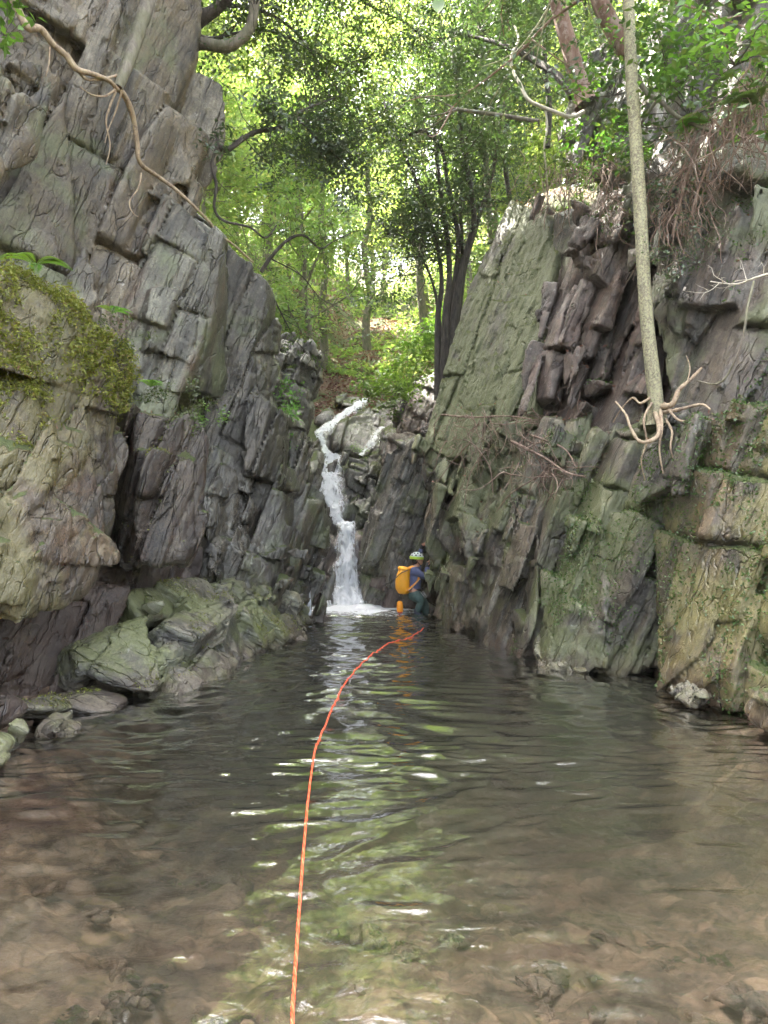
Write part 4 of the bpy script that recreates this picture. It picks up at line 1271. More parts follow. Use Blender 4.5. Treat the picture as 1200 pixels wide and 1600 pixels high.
def tree_obj(tm, cm, bark, leaf, loc, label, group=None, cat='tree', name='tree', rz=0.0, sc=1.0):
    e = empty(name, loc, label, cat, group)
    e.rotation_euler = (0, 0, rz); e.scale = (sc, sc, sc)
    for nm, me, mt in (('trunk', tm, bark), ('crown', cm, leaf)):
        if me is None: continue
        if not me.materials: me.materials.append(M[mt])
        o = bpy.data.objects.new(nm, me); COL.objects.link(o); o.parent = e
    return e


# ---- forest beyond the fall: five kinds, copied
kinds = []
for k in range(5):
    tall = [9, 11, 8, 12, 10][k]
    kinds.append(tree_meshes(100 + k, tall, [0.13, 0.16, 0.11, 0.2, 0.14][k], [0.18, 0.25, 0.12, 0.3, 0.2][k], [2.6, 3.0, 2.4, 3.4, 2.8][k], 8500, 0.19, 0.36, nb=18, nsub=6))
spots = []
rgf = np.random.default_rng(21)
tries = 0
while len(spots) < 80 and tries < 5000:
    tries += 1
    y = 21.5 + 36 * rgf.random() ** 1.25
    x = (rgf.random() * 2 - 1) * (4 + y * 0.42)
    if abs(x + 0.5) < 1.2 + 0.02 * y and y < 40: continue
    if y < 25 and abs(x) < 3.2: continue
    if any((x - a) ** 2 + (y - b_) ** 2 < 2.1 ** 2 for a, b_ in spots): continue
    spots.append((x, y))
proto = {}
for i, (x, y) in enumerate(spots):
    k = i % 5
    z = float(ground_z(np.array([x]), np.array([y]))[0]) - 0.1
    if k not in proto:
        proto[k] = e = tree_obj(kinds[k][0], kinds[k][1], 'bark', 'leaf_far', (x, y, z), 'sunlit yellow green tree in the forest rising beyond the waterfall', 'trees of the forest beyond the waterfall', name='forest_tree')
    else:
        e = proto[k].copy(); COL.objects.link(e)
        for ch in proto[k].children:
            c = ch.copy(); COL.objects.link(c); c.parent = e
        e.location = (x, y, z)
    e.rotation_euler = (rgf.normal() * 0.05, rgf.normal() * 0.05, rgf.random() * 6.28)
    s = 0.8 + 0.45 * rgf.random()
    e.scale = (s, s, s * (0.9 + 0.25 * rgf.random()))

cm = [tree_meshes(150 + k, 15, 0.17, 0.5, 3.6, 9000, 0.2, 0.5, nb=22, nsub=6) for k in range(2)]
for i, (x, y) in enumerate([(-2.2, 27.5), (1.6, 29.5), (-0.6, 33.0), (3.4, 26.0), (-4.6, 30)]):
    z = float(ground_z(np.array([x]), np.array([y]))[0]) - 0.1
    tree_obj(cm[i % 2][0], cm[i % 2][1], 'bark', 'leaf_far', (x, y, z), 'tall slender tree in the gap straight above the waterfall, crown lime green', 'tall trees in the gap above the fall', name='slender_tree', rz=i * 1.3, sc=0.9 + 0.05 * (i % 4))

# undergrowth on the slopes
n = 120000
rgu = np.random.default_rng(4)
yy = 23 + 40 * rgu.random(n) ** 1.4; xx = (rgu.random(n) * 2 - 1) * (5 + 0.5 * yy)
pp = np.stack([xx, yy, 0 * xx], 1)
keep = (fbm(pp * 0.35, 3, 61) > -0.3 + 0.5 * np.exp(-((xx + 0.5) / 1.2) ** 2 - ((yy - 24) / 3) ** 2)) & ~((yy < 25) & (np.abs(xx) < 1.8))
pp = pp[keep]
hh = (0.15 + 1.5 * np.clip(fbm(pp * 0.8, 3, 63) + 0.35, 0, 1.2)) * rgu.random(len(pp))
pp[:, 2] = ground_z(pp[:, 0], pp[:, 1]) + hh
tag(link('undergrowth', leaf_mesh('undergrowth', pp, 0.22, rgu, flat=0.5), M['leaf_far']), 'sunlit green undergrowth covering the forest slopes', 'undergrowth', kind='stuff')

n = 26000
xx = 2.2 + 6.5 * rgu.random(n); yy = 6.5 + 11 * rgu.random(n)
zz = ground_z(xx, yy); p3 = np.stack([xx, yy, 0 * xx], 1)
keep = (zz > 5.2) & (fbm(p3 * 0.8, 3, 67) > -0.25)
p3 = p3[keep]; p3[:, 2] = zz[keep] + (0.05 + 0.8 * np.clip(fbm(p3 * 1.3, 3, 69) + 0.3, 0, 1)) * rgu.random(len(p3))
tag(link('undergrowth', leaf_mesh('undergrowth', p3, 0.12, rgu, flat=0.5), M['leaf_mid']), 'low green undergrowth covering the top of the right wall', 'undergrowth', kind='stuff')

# ---- evergreens added on the two rims to shade the gorge
rim = [(-6.6, 4.6), (-6.8, 1.2), (-9.6, 3.0), (-7.6, 8.2), (-5.4, 9.4), (-6.8, 11.4), (-9.5, 7.0), (-6.2, 13.6), (-8.5, 13.5), (-5.7, 6.8), (-6.2, 10.4), (-8.2, 5.2), (-8.4, 10),
       (6.9, 10.8), (7.2, 7.6), (8.0, 14.0)]
rk = [tree_meshes(200 + k, [7.5, 8.5, 7][k], [0.14, 0.17, 0.12][k], 0.28, [3.4, 3.8, 3.0][k], 15000, 0.115, 0.26, nb=18, nsub=6) for k in range(3)]
rp_ = {}
for i, (x, y) in enumerate(rim):
    k = i % 3
    z = float(ground_z(np.array([x]), np.array([y]))[0]) - 0.1
    side = 'left' if x < 0 else 'right'
    lab = 'dark evergreen tree added on top of the %s cliff to shade the gorge' % side
    if k not in rp_:
        rp_[k] = e = tree_obj(rk[k][0], rk[k][1], 'bark_dark', 'leaf_dark', (x, y, z), lab, 'shade trees added on the %s rim' % side, name='added_evergreen')
    else:
        e = rp_[k].copy(); COL.objects.link(e)
        for ch in rp_[k].children:
            c = ch.copy(); COL.objects.link(c); c.parent = e
        e.location = (x, y, z); e['label'] = lab; e['group'] = 'shade trees added on the %s rim' % side
    e.rotation_euler = (0, (0.16 if x < 0 else -0.16), rgf.random() * 6.28)
    s = 0.9 + 0.35 * rgf.random()
    e.scale = (s, s, s)


tall = [tree_meshes(260 + k, 11.5, 0.17, 0.5, 3.4, 16000, 0.15, 0.3, nb=18, nsub=6) for k in range(2)]  # unseen high crowns added to keep the sun off slab and pool
for i, (x, y) in enumerate([(-6.8, 13.4), (-5.6, 12.0), (-7.0, 16.2), (-7.0, 19.0), (-7.4, 21.6), (-8.8, 17.6)]):
    z = float(ground_z(np.array([x]), np.array([y]))[0]) - 0.1
    tree_obj(tall[i % 2][0], tall[i % 2][1], 'bark', 'leaf_dark', (x, y, z), 'tall tree added unseen behind the left cliff, its high dark crown shading the gorge', 'shade trees added behind the left cliff', name='added_tall_tree', rz=i * 1.7, sc=1.3)


# ---- single trees, branches and roots traced one by one
def limb(pts, n=40):
    return catmull([P(*q) for q in pts], n)


def twigs(g, path, rg, n, ln, r, side=0.9, up=0.1, lo=0.2, sub=2):
    """side twigs along a limb; returns leaf anchors"""
    an = []
    m = len(path)
    for k in range(n):
        i = int((lo + (1 - lo) * (k + rg.random()) / n) * (m - 1))
        T = unit(path[min(i + 1, m - 1)] - path[max(i - 1, 0)])
        d = unit(T * 0.6 + rg.normal(size=3) * side + np.array([0, 0, up]))
        pts = [path[i]]
        l = ln * (0.5 + rg.random())
        for q in range(4):
            d = unit(d + rg.normal(size=3) * 0.28)
            pts.append(pts[-1] + d * l / 4)
        c = catmull(pts, 9)
        g.tube(c, np.linspace(r, r * 0.25, 9), 4)
        an.append(c[3:])
        for s in range(sub):
            j = rg.integers(3, 8)
            d2 = unit(c[j] - c[j - 1] + rg.normal(size=3) * 0.06)
            pts = [c[j]]
            d2 = unit(d2 + rg.normal(size=3) * 0.8)
            for q in range(3):
                d2 = unit(d2 + rg.normal(size=3) * 0.3)
                pts.append(pts[-1] + d2 * l * 0.4 / 3)
            c2 = catmull(pts, 6)
            g.tube(c2, np.linspace(r * 0.5, r * 0.2, 6), 4)
            an.append(c2[1:])
    return np.concatenate(an) if an else np.zeros((0, 3))


def crown_from(an, n, sig, size, rg, **kw):
    return sprigs_at(an, n, sig * 0.8, size * 1.1, rg)


def single(name, base, label, cat, g, bark, crown=None, leaf=None, group=None, part_name='trunk'):
    e = empty(name, base, label, cat, group)
    link(part_name, g.mesh(part_name), M[bark], e)
    if crown is not None:
        link('crown', crown, M[leaf], e)
    return e


rg = np.random.default_rng(5)
# the pale lichen covered trunk on the right wall
g = Geo()
tr_ = limb([(1027, 662, 7.75), (1024, 620, 7.72), (1017, 560, 7.7), (1009, 480, 7.7), (1003, 380, 7.7), (998, 290, 7.7), (992, 200, 7.7), (986, 100, 7.72), (982, 0, 7.75), (980, -120, 7.8), (960, -300, 7.9), (965, -480, 8.0)], 90)
tt = np.linspace(0, 1, 90)
g.tube(tr_, (0.073 - 0.02 * tt) * (1 + 0.6 * np.exp(-tt * 30)) * (1 + 0.06 * vnoise(np.stack([tt * 40, tt, tt], 1), 3)), 12)
lt = empty('lichen_tree', P(1027, 662, 7.75), 'tall slender trunk speckled with pale lichen, rooted on the right wall', 'tree')
g2 = Geo()
an = twigs(g2, tr_[58:], rg, 26, 1.7, 0.022, up=0.3, lo=0.25, sub=4)
g.add(np.concatenate(g2.V), np.concatenate(g2.Q))
link('trunk', g.mesh('trunk'), M['bark_lichen'], lt)
link('crown', crown_from(an, 5200, 0.22, 0.085, rg), M['leaf_dark'], lt)
for pts, r in (([(1022, 640, 7.72), (1030, 668, 7.5), (1024, 685, 7.42), (1000, 690, 7.4), (985, 668, 7.5), (978, 648, 7.6), (962, 628, 7.75)], 0.026),
               ([(1030, 635, 7.7), (1050, 632, 7.55), (1062, 608, 7.55), (1080, 592, 7.6), (1096, 575, 7.7)], 0.032),
               ([(1030, 645, 7.7), (1060, 640, 7.5), (1095, 632, 7.4), (1110, 640, 7.3)], 0.022),
               ([(1040, 655, 7.62), (1050, 675, 7.5), (1048, 700, 7.45), (1056, 730, 7.45)], 0.016),
               ([(1018, 630, 7.68), (1006, 655, 7.5), (1010, 690, 7.5), (1002, 720, 7.5), (1008, 750, 7.55)], 0.013),
               ([(1032, 640, 7.66), (1034, 670, 7.48), (1030, 700, 7.45), (1036, 740, 7.45)], 0.018),
               ([(1015, 622, 7.68), (1000, 630, 7.55), (988, 622, 7.6), (970, 640, 7.7), (958, 660, 7.8)], 0.014),
               ([(1038, 630, 7.66), (1058, 655, 7.46), (1080, 662, 7.38), (1090, 690, 7.3)], 0.015),
               ([(1060, 610, 7.55), (1072, 600, 7.5), (1078, 575, 7.6), (1072, 555, 7.7)], 0.010)):
    gr = Geo(); gr.tube(limb(pts, 40), np.linspace(r, r * 0.4, 40) * (1 + 0.12 * rg.normal(size=40)), 7)
    link('root', gr.mesh('root'), M['bark_pale'], lt)

# red brown leaning trunk above the mossy slab
g = Geo()
t2 = limb([(917, 162, 11.0), (905, 130, 11.0), (890, 75, 11.0), (875, 20, 11.0), (862, -40, 11.0), (840, -180, 11.1), (830, -320, 11.2)], 50)
g.tube(t2, np.linspace(0.135, 0.085, 50) * (1 + 0.35 * np.exp(-np.linspace(0, 1, 50) * 14)), 11)
an = twigs(g, t2[26:], rg, 22, 2.2, 0.03, up=0.2, lo=0.2, sub=4)
single('leaning_tree', P(917, 162, 11.0), 'red brown trunk leaning left, with peeling bark, on the rim above the mossy slab', 'tree', g, 'bark_red', crown_from(an, 5500, 0.26, 0.09, rg), 'leaf_dark')
g = Geo()
t3 = limb([(985, 85, 8.7), (968, 62, 8.75), (948, 25, 8.8), (932, -10, 8.85), (900, -90, 9.0), (880, -240, 9.2)], 40)
g.tube(t3, np.linspace(0.12, 0.07, 40), 10)
an = twigs(g, t3[18:], rg, 14, 1.8, 0.025, up=0.2, lo=0.2, sub=4)
single('crooked_tree', P(985, 85, 8.7), 'purple brown crooked trunk crossing behind the lichen speckled one', 'tree', g, 'bark_red', crown_from(an, 3000, 0.24, 0.085, rg), 'leaf_dark')

# tree clinging to the edge of the left cliff: dark limb, pale crooked limb, leafy crown
g = Geo()
stem_ = limb([(292, 120, 10.6), (296, 70, 10.5), (300, 20, 10.5), (306, -60, 10.6), (330, -200, 10.8), (345, -330, 11)], 40)
g.tube(stem_, np.linspace(0.12, 0.07, 40), 9)
lp = limb([(296, 45, 10.5), (318, 28, 10.4), (345, 8, 10.3), (362, -12, 10.2), (400, -80, 10.3), (470, -150, 10.6)], 40)
g.tube(lp, np.linspace(0.10, 0.05, 40), 8)
lq = limb([(292, 76, 10.45), (315, 68, 10.3), (350, 73, 10.2), (375, 62, 10.2), (392, 40, 10.2), (398, 5, 10.2), (402, -60, 10.3), (450, -140, 10.5)], 60)
ld = limb([(296, 50, 10.5), (330, 60, 11.0), (370, 52, 11.4), (420, 48, 11.8), (480, 75, 12.2), (540, 110, 12.6)], 50)
lr = limb([(296, 20, 10.6), (380, 10, 11.2), (450, 40, 11.8), (500, 100, 12.3), (540, 160, 12.7), (560, 215, 13)], 50)
lf = limb([(300, -40, 10.6), (400, -60, 11.4), (500, -40, 12.4), (580, 10, 13.2), (640, 40, 14), (690, 90, 14.6)], 50)
for q, a in ((ld, 0.03), (lr, 0.035), (lf, 0.05)): g.tube(q, np.linspace(a, 0.008, 50), 6)
ans = [twigs(g, lf, rg, 30, 1.5, 0.012, up=-0.05, lo=0.2, sub=5), twigs(g, ld, rg, 18, 1.1, 0.010, up=0.0, lo=0.25, sub=4), twigs(g, lr, rg, 22, 1.2, 0.010, up=-0.05, lo=0.25, sub=4), twigs(g, lp, rg, 10, 1.6, 0.015, lo=0.5, sub=4), twigs(g, lq, rg, 9, 1.5, 0.014, lo=0.6, sub=4)]
e = single('overhanging_tree', P(292, 120, 10.6), 'tree topping the left cliff edge, with a pale crooked limb and dark leaves', 'tree', g, 'bark_dark', crown_from(np.concatenate(ans), 11000, 0.26, 0.085, rg), 'leaf_mid')
gq = Geo(); gq.tube(lq, np.linspace(0.085, 0.06, 60) * (1 + 0.05 * rg.normal(size=60)), 10)
link('limb', gq.mesh('limb'), M['bark'], e)

# dark zigzag branch reaching out of the left cliff
g = Geo()
b1 = limb([(322, 215, 10.4), (338, 225, 10.4), (355, 234, 10.4), (382, 215, 10.5), (405, 205, 10.6), (440, 198, 10.8), (460, 180, 11), (490, 165, 11.3), (530, 150, 11.7)], 60)
g.tube(b1, np.linspace(0.05, 0.012, 60) * (1 + 0.1 * rg.normal(size=60)), 8)
b2 = limb([(334, 200, 10.4), (340, 225, 10.35), (331, 255, 10.4), (338, 290, 10.4), (335, 325, 10.45), (350, 345, 10.5), (390, 355, 10.7), (415, 372, 10.9), (432, 352, 11.1)], 60)
g.tube(b2, np.linspace(0.03, 0.010, 60), 6)
b3 = limb([(460, 182, 11), (480, 200, 11.2), (505, 225, 11.5), (530, 250, 11.9)], 30)
g.tube(b3, np.linspace(0.018, 0.006, 30), 5)
ans = [twigs(g, b1, rg, 16, 0.8, 0.008, lo=0.35, sub=4), twigs(g, b3, rg, 14, 0.8, 0.007, lo=0.1, sub=4), twigs(g, b2, rg, 10, 0.5, 0.006, lo=0.3, sub=3)]
single('branching_shrub', P(322, 215, 10.4), 'dark zigzag branch growing out of the left cliff edge, leafy at its end', 'shrub', g, 'bark_dark', crown_from(np.concatenate(ans[:2]), 4200, 0.15, 0.08, rg), 'leaf_dark')

# bare arching branches above the dark pillar
g = Geo()
b1 = limb([(408, 425, 12.0), (425, 400, 12.0), (450, 375, 12.1), (475, 368, 12.3), (500, 388, 12.6), (520, 378, 12.8), (555, 360, 13.2)], 50)
g.tube(b1, np.linspace(0.034, 0.007, 50), 7)
b2 = limb([(425, 405, 12.0), (470, 430, 12.2), (500, 465, 12.6), (530, 480, 12.9)], 40); g.tube(b2, np.linspace(0.014, 0.005, 40), 5)
b3 = limb([(430, 470, 11.8), (445, 500, 11.9), (465, 535, 12.0), (492, 565, 12.2)], 40); g.tube(b3, np.linspace(0.014, 0.004, 40), 5)
a = [twigs(g, q, rg, 12, 0.6, 0.006, sub=3) for q in (b1, b2, b3)]
single('bare_branch', P(408, 425, 12.0), 'bare dark branch arching out above the top of the dark pillar', 'branch', g, 'bark_dark', crown_from(np.concatenate(a), 500, 0.10, 0.07, rg), 'leaf_mid')

# dark many stemmed tree on the stump right of the gap
g = Geo()
ans = []
for pts, r in (([(684, 625, 15), (684, 500, 15), (690, 450, 15), (686, 400, 15), (668, 330, 15.1), (645, 270, 15.3), (620, 215, 15.6), (600, 160, 16)], 0.10),
               ([(692, 625, 15), (697, 490, 14.9), (702, 440, 14.9), (700, 380, 15.1), (690, 310, 15.2), (682, 240, 15.4), (676, 170, 15.6)], 0.13),
               ([(690, 625, 15.1), (703, 500, 15.1), (712, 430, 15.1), (716, 370, 15), (700, 290, 15), (690, 235, 15), (660, 205, 15.2), (620, 222, 15.4)], 0.12),
               ([(698, 625, 15), (712, 480, 15), (722, 420, 15), (740, 350, 14.9), (735, 290, 14.8), (722, 220, 14.8), (715, 140, 14.8), (705, 60, 15)], 0.14),
               ([(703, 625, 15.2), (718, 470, 15.2), (728, 410, 15.2), (748, 340, 15.2), (770, 270, 15.4), (780, 200, 15.6), (800, 120, 15.8)], 0.12),
               ([(699, 625, 15.3), (712, 480, 15.3), (722, 400, 15.3), (720, 300, 15.6), (740, 190, 16), (752, 90, 16.3), (756, 0, 16.6)], 0.10),
               ([(688, 530, 15), (684, 480, 15), (672, 430, 15), (650, 390, 15.1), (630, 370, 15.3), (600, 365, 15.6)], 0.06)):
    q = limb(pts, 50); tt = np.linspace(0, 1, 50)
    g.tube(q, r * (0.26 + 0.5 * np.exp(-tt * 3.2)) * (1 + 0.08 * vnoise(np.stack([tt * 14, tt + r * 50, tt], 1), 6)), 8)
    ans.append(twigs(g, q, rg, 13, 1.3, 0.012, up=0.05, lo=0.4, sub=4))
single('multi_stemmed_tree', P(688, 560, 15.0), 'dark tree of many thin stems fanning out from one foot beside the mossy slab', 'tree', g, 'bark_dark', crown_from(np.concatenate(ans), 17000, 0.24, 0.09, rg), 'leaf_dark')

# pale thin trunks behind the slab
for k, (pts, r, lab) in enumerate(((([(768, 380, 16.5), (762, 300, 16.5), (757, 200, 16.6), (752, 100, 16.8), (748, 0, 17), (740, -120, 17.2)]), 0.07, 'slim pale straight trunk behind the top of the mossy slab'),
                                  (([(800, 330, 16), (790, 260, 16), (792, 180, 16), (800, 90, 16), (812, 0, 16.2), (818, -120, 16.4)]), 0.055, 'slim dark trunk right of the pale straight one, bending right'),
                                  (([(855, 230, 14), (858, 160, 14), (850, 90, 14), (853, 20, 14), (846, -80, 14.2)]), 0.06, 'dark straight sapling left of the red brown leaning trunk'),
                                  (([(735, 330, 17.5), (728, 240, 17.5), (722, 150, 17.7), (724, 60, 17.9), (716, -60, 18.2)]), 0.05, 'slim grey trunk left of the pale straight one'))):
    g = Geo(); q = limb(pts, 50); g.tube(q, np.linspace(r, r * 0.6, 50), 8)
    an = twigs(g, q, rg, 16, 1.5, 0.014, up=0.1, lo=0.35, sub=4)
    single('slim_tree', P(*pts[0]), lab, 'tree', g, 'bark' if k in (0, 3) else 'bark_dark', crown_from(an, 6000, 0.24, 0.09, rg), 'leaf_dark' if k else 'leaf_mid', group='slim trees behind the mossy slab')

# arching dark limb over the rim, bleached crooked stick and dead pole
g = Geo(); q = limb([(895, 150, 11.2), (870, 118, 11.4), (830, 92, 11.8), (790, 72, 12.3), (750, 60, 12.8), (700, 50, 13.2)], 50)
g.tube(q, np.linspace(0.07, 0.02, 50), 8)
an = twigs(g, q, rg, 18, 1.1, 0.010, lo=0.3, sub=4)
single('arching_tree', P(895, 150, 11.2), 'dark limb arching left from behind the red brown leaning trunk', 'tree', g, 'bark_dark', crown_from(an, 4200, 0.18, 0.08, rg), 'leaf_dark')
g = Geo(); q = limb([(912, 175, 10.7), (893, 183, 10.6), (870, 176, 10.6), (845, 166, 10.7), (825, 155, 10.8), (812, 130, 10.9), (800, 108, 11), (800, 85, 11), (810, 62, 11.1), (804, 40, 11.2)], 70)
g.tube(q, np.linspace(0.032, 0.016, 70), 7)
q2 = limb([(852, 170, 10.7), (855, 200, 10.6), (850, 230, 10.6), (854, 270, 10.7), (856, 310, 10.8), (849, 345, 10.9)], 50); g.tube(q2, np.linspace(0.016, 0.007, 50), 5)
tag(link('liana', g.mesh('liana'), M['bark_white'], base=P(912, 175, 10.7)), 'pale crooked liana looping beside the leaning trunk with one strand hanging', 'liana')
g = Geo(); q = limb([(842, 190, 11.5), (800, 183, 11.7), (760, 177, 11.9), (712, 171, 12.2)], 40); g.tube(q, np.linspace(0.035, 0.028, 40), 7)
for pts in ([(712, 171, 12.2), (695, 185, 12.3), (670, 200, 12.5), (640, 215, 12.7)], [(715, 172, 12.2), (690, 178, 12.0), (664, 184, 11.9)], [(712, 171, 12.2), (680, 155, 12.4), (640, 150, 12.8), (610, 145, 13.2)]):
    q = limb(pts, 30); g.tube(q, np.linspace(0.02, 0.006, 30), 5); twigs(g, q, rg, 8, 0.5, 0.005, sub=2)
tag(link('dead_branch', g.mesh('dead_branch'), M['bark'], base=P(842, 190, 11.5)), 'long bare dead branch lying level across the gap above the slab', 'branch')

# roots and vines trailing down the left cliff
lv = empty('climbing_root', P(190, 150, 8.75), 'pale roots meeting in a knot and trailing down the left cliff', 'root')
for nm, pts, r0_, r1_ in (('root', [(20, -10, 7.35), (38, 30, 7.4), (52, 55, 7.45), (72, 58, 7.55), (90, 80, 7.65), (110, 98, 7.75), (125, 118, 7.85), (150, 126, 8.05), (176, 136, 8.3), (190, 150, 8.45)], 0.042, 0.022),
                      ('root', [(112, 95, 7.75), (124, 112, 7.85), (140, 133, 8.0), (166, 134, 8.25), (188, 128, 8.5)], 0.018, 0.014),
                      ('stem', [(190, 148, 8.5), (202, 118, 8.6), (214, 85, 8.75), (226, 45, 8.9), (236, 10, 9.05), (245, -50, 9.2), (250, -140, 9.4)], 0.06, 0.10),
                      ('root', [(192, 148, 8.5), (205, 168, 8.65), (214, 195, 8.8), (219, 228, 8.9), (224, 262, 9.0), (250, 282, 9.3), (275, 300, 9.45), (300, 322, 9.55), (330, 352, 9.75), (345, 372, 9.9), (368, 388, 10.2), (398, 415, 10.45)], 0.034, 0.012),
                      ('root', [(188, 150, 8.45), (178, 175, 8.4), (172, 200, 8.4), (178, 235, 8.45), (172, 265, 8.45)], 0.016, 0.005),
                      ('root', [(186, 150, 8.4), (170, 160, 8.3), (150, 158, 8.15), (132, 146, 8.0)], 0.014, 0.005),
                      ('root', [(86, 85, 7.6), (85, 110, 7.6), (80, 130, 7.6), (84, 118, 7.65)], 0.010, 0.004),
                      ('root', [(226, 278, 9.0), (222, 300, 8.95), (208, 322, 8.85), (212, 338, 8.85), (222, 346, 8.9)], 0.012, 0.004),
                      ('root', [(196, 152, 8.5), (186, 185, 8.55), (176, 210, 8.5), (170, 232, 8.45)], 0.012, 0.004)):
    gr = Geo(); q = limb(pts, 60); q[:, 1] -= 0.12; gr.tube(q, np.linspace(r0_, r1_, 60) * (1 + 0.10 * vnoise(np.stack([np.linspace(0, 25, 60)] * 3, 1), len(pts))), 8)
    link(nm, gr.mesh(nm), M['bark_pale' if nm == 'root' else 'bark'], lv)


# curtains of hanging roots and heaps of dead twigs on the right wall
def strands(regions, rg, n, ln, r, fall=1.0):
    g = Geo()
    for k in range(n):
        a = regions[rg.integers(0, len(regions))]
        p = P(a[0] + rg.normal() * a[3], a[1] + rg.normal() * a[4], a[2] - 0.05 + rg.normal() * 0.06)
        d = np.array([rg.normal() * 0.5, -0.25 + rg.normal() * 0.25, -fall + rg.normal() * 0.35])
        l = ln * (0.4 + rg.random())
        pts = [p]
        for q in range(5):
            d = unit(d + rg.normal(size=3) * 0.45 + np.array([0, 0, -0.25 * fall]))
            pts.append(pts[-1] + d * l / 5)
        rr_ = r * (0.4 + 1.1 * rg.random() ** 2)
        g.tube(catmull(pts, 12), np.linspace(rr_, rr_ * 0.4, 12), 4)
    return g


g = strands([(1110, 200, 7.7, 30, 14), (1060, 250, 8.0, 25, 20), (1160, 190, 7.4, 25, 12), (1085, 290, 7.9, 18, 25), (1050, 340, 8.1, 18, 20), (1180, 130, 7.3, 12, 30)], rg, 330, 0.55, 0.008)
for pts, r in (([(1090, 225, 7.75), (1075, 270, 7.75), (1062, 320, 7.8), (1050, 370, 7.9)], 0.02), ([(1115, 215, 7.6), (1108, 250, 7.6), (1090, 300, 7.7), (1078, 345, 7.75)], 0.016), ([(1062, 310, 7.9), (1064, 340, 7.9), (1063, 362, 7.9)], 0.018), ([(1052, 320, 7.95), (1046, 340, 7.95), (1054, 358, 7.95), (1062, 366, 7.9)], 0.014)):
    g.tube(limb(pts, 30), np.linspace(r, r * 0.6, 30), 6)
tag(link('hanging_root', g.mesh('hanging_root'), M['root_red'], base=P(1110, 200, 7.7)), 'curtain of reddish brown hanging roots under the overgrown top of the right wall', 'roots')
g = strands([(740, 690, 11.5, 30, 20), (800, 660, 10.6, 45, 12), (860, 690, 9.9, 35, 25), (760, 660, 11.2, 40, 12), (880, 735, 9.4, 30, 10)], rg, 260, 0.7, 0.007, 0.5)
for pts, r in (([(690, 648, 12.4), (740, 652, 11.4), (790, 650, 10.7), (830, 655, 10.2)], 0.018), ([(800, 690, 10.2), (850, 715, 9.6), (885, 738, 9.2), (915, 745, 9.0)], 0.02), ([(830, 680, 10.0), (880, 700, 9.4), (900, 730, 9.1)], 0.015), ([(735, 690, 11.2), (700, 730, 11.6), (670, 775, 12.0)], 0.010), ([(760, 700, 10.9), (735, 740, 11.0), (725, 790, 11.0)], 0.010), ([(745, 700, 11.0), (765, 730, 10.9), (770, 770, 10.8)], 0.012), ([(850, 740, 9.3), (800, 770, 9.7), (775, 800, 10.0)], 0.010)):
    q = limb(pts, 30); g.tube(q, np.linspace(r, r * 0.5, 30), 6)
tag(link('dead_twig_heap', g.mesh('dead_twig_heap'), M['root_red'], base=P(800, 680, 10.5)), 'tangle of reddish dead twigs caught on the terrace below the mossy slab', 'twigs')
g = strands([(865, 265, 10.6, 30, 12), (885, 290, 10.2, 25, 15)], rg, 90, 0.5, 0.007)
tag(link('dry_root_fringe', g.mesh('dry_root_fringe'), M['root_red'], base=P(870, 265, 10.5)), 'dry fringe of roots and twigs along the top edge of the mossy slab', 'roots')
g = strands([(935, 260, 9.7, 25, 14), (955, 310, 9.2, 18, 25)], rg, 80, 0.5, 0.007)
tag(link('dry_root_fringe', g.mesh('dry_root_fringe'), M['root_red'], base=P(940, 270, 9.7)), 'dry roots hanging just left of the lichen speckled trunk, under the leaning trunk', 'roots')
g = Geo(); q = limb([(1210, 425, 6.6), (1180, 434, 6.6), (1150, 444, 6.7), (1110, 440, 6.9)], 30); g.tube(q, np.linspace(0.012, 0.005, 30), 5); twigs(g, q, rg, 7, 0.25, 0.004, sub=2)
tag(link('bare_twig', g.mesh('bare_twig'), M['bark_white'], base=P(1210, 425, 6.6)), 'pale bare twig sticking out of the right wall at the picture edge', 'twig')
g = Geo(); q = limb([(1178, 440, 6.6), (1168, 480, 6.5), (1160, 530, 6.5), (1140, 580, 6.6), (1120, 600, 6.7), (1090, 595, 7)], 40); g.tube(q, np.linspace(0.012, 0.008, 40), 5)
tag(link('hanging_vine', g.mesh('hanging_vine'), M['bark'], base=P(1178, 440, 6.6)), 'thin grey vine hanging down the right wall below the bare twig', 'vine')
g = Geo()
for pts, r in (([(996, 118, 8.0), (1010, 145, 7.9), (1035, 160, 7.8), (1055, 180, 7.7), (1085, 195, 7.6), (1120, 208, 7.5)], 0.028), ([(1000, 195, 8.3), (1035, 145, 8.2), (1070, 110, 8.1), (1100, 70, 8)], 0.02), ([(1060, 82, 8.1), (1120, 88, 7.8), (1160, 70, 7.6), (1200, 75, 7.4)], 0.014)):
    g.tube(limb(pts, 40), np.linspace(r, r * 0.6, 40), 7)
tag(link('bent_branch', g.mesh('bent_branch'), M['bark'], base=P(996, 118, 8)), 'grey bent branches behind the lichen speckled trunk, sloping to the roots', 'branch')


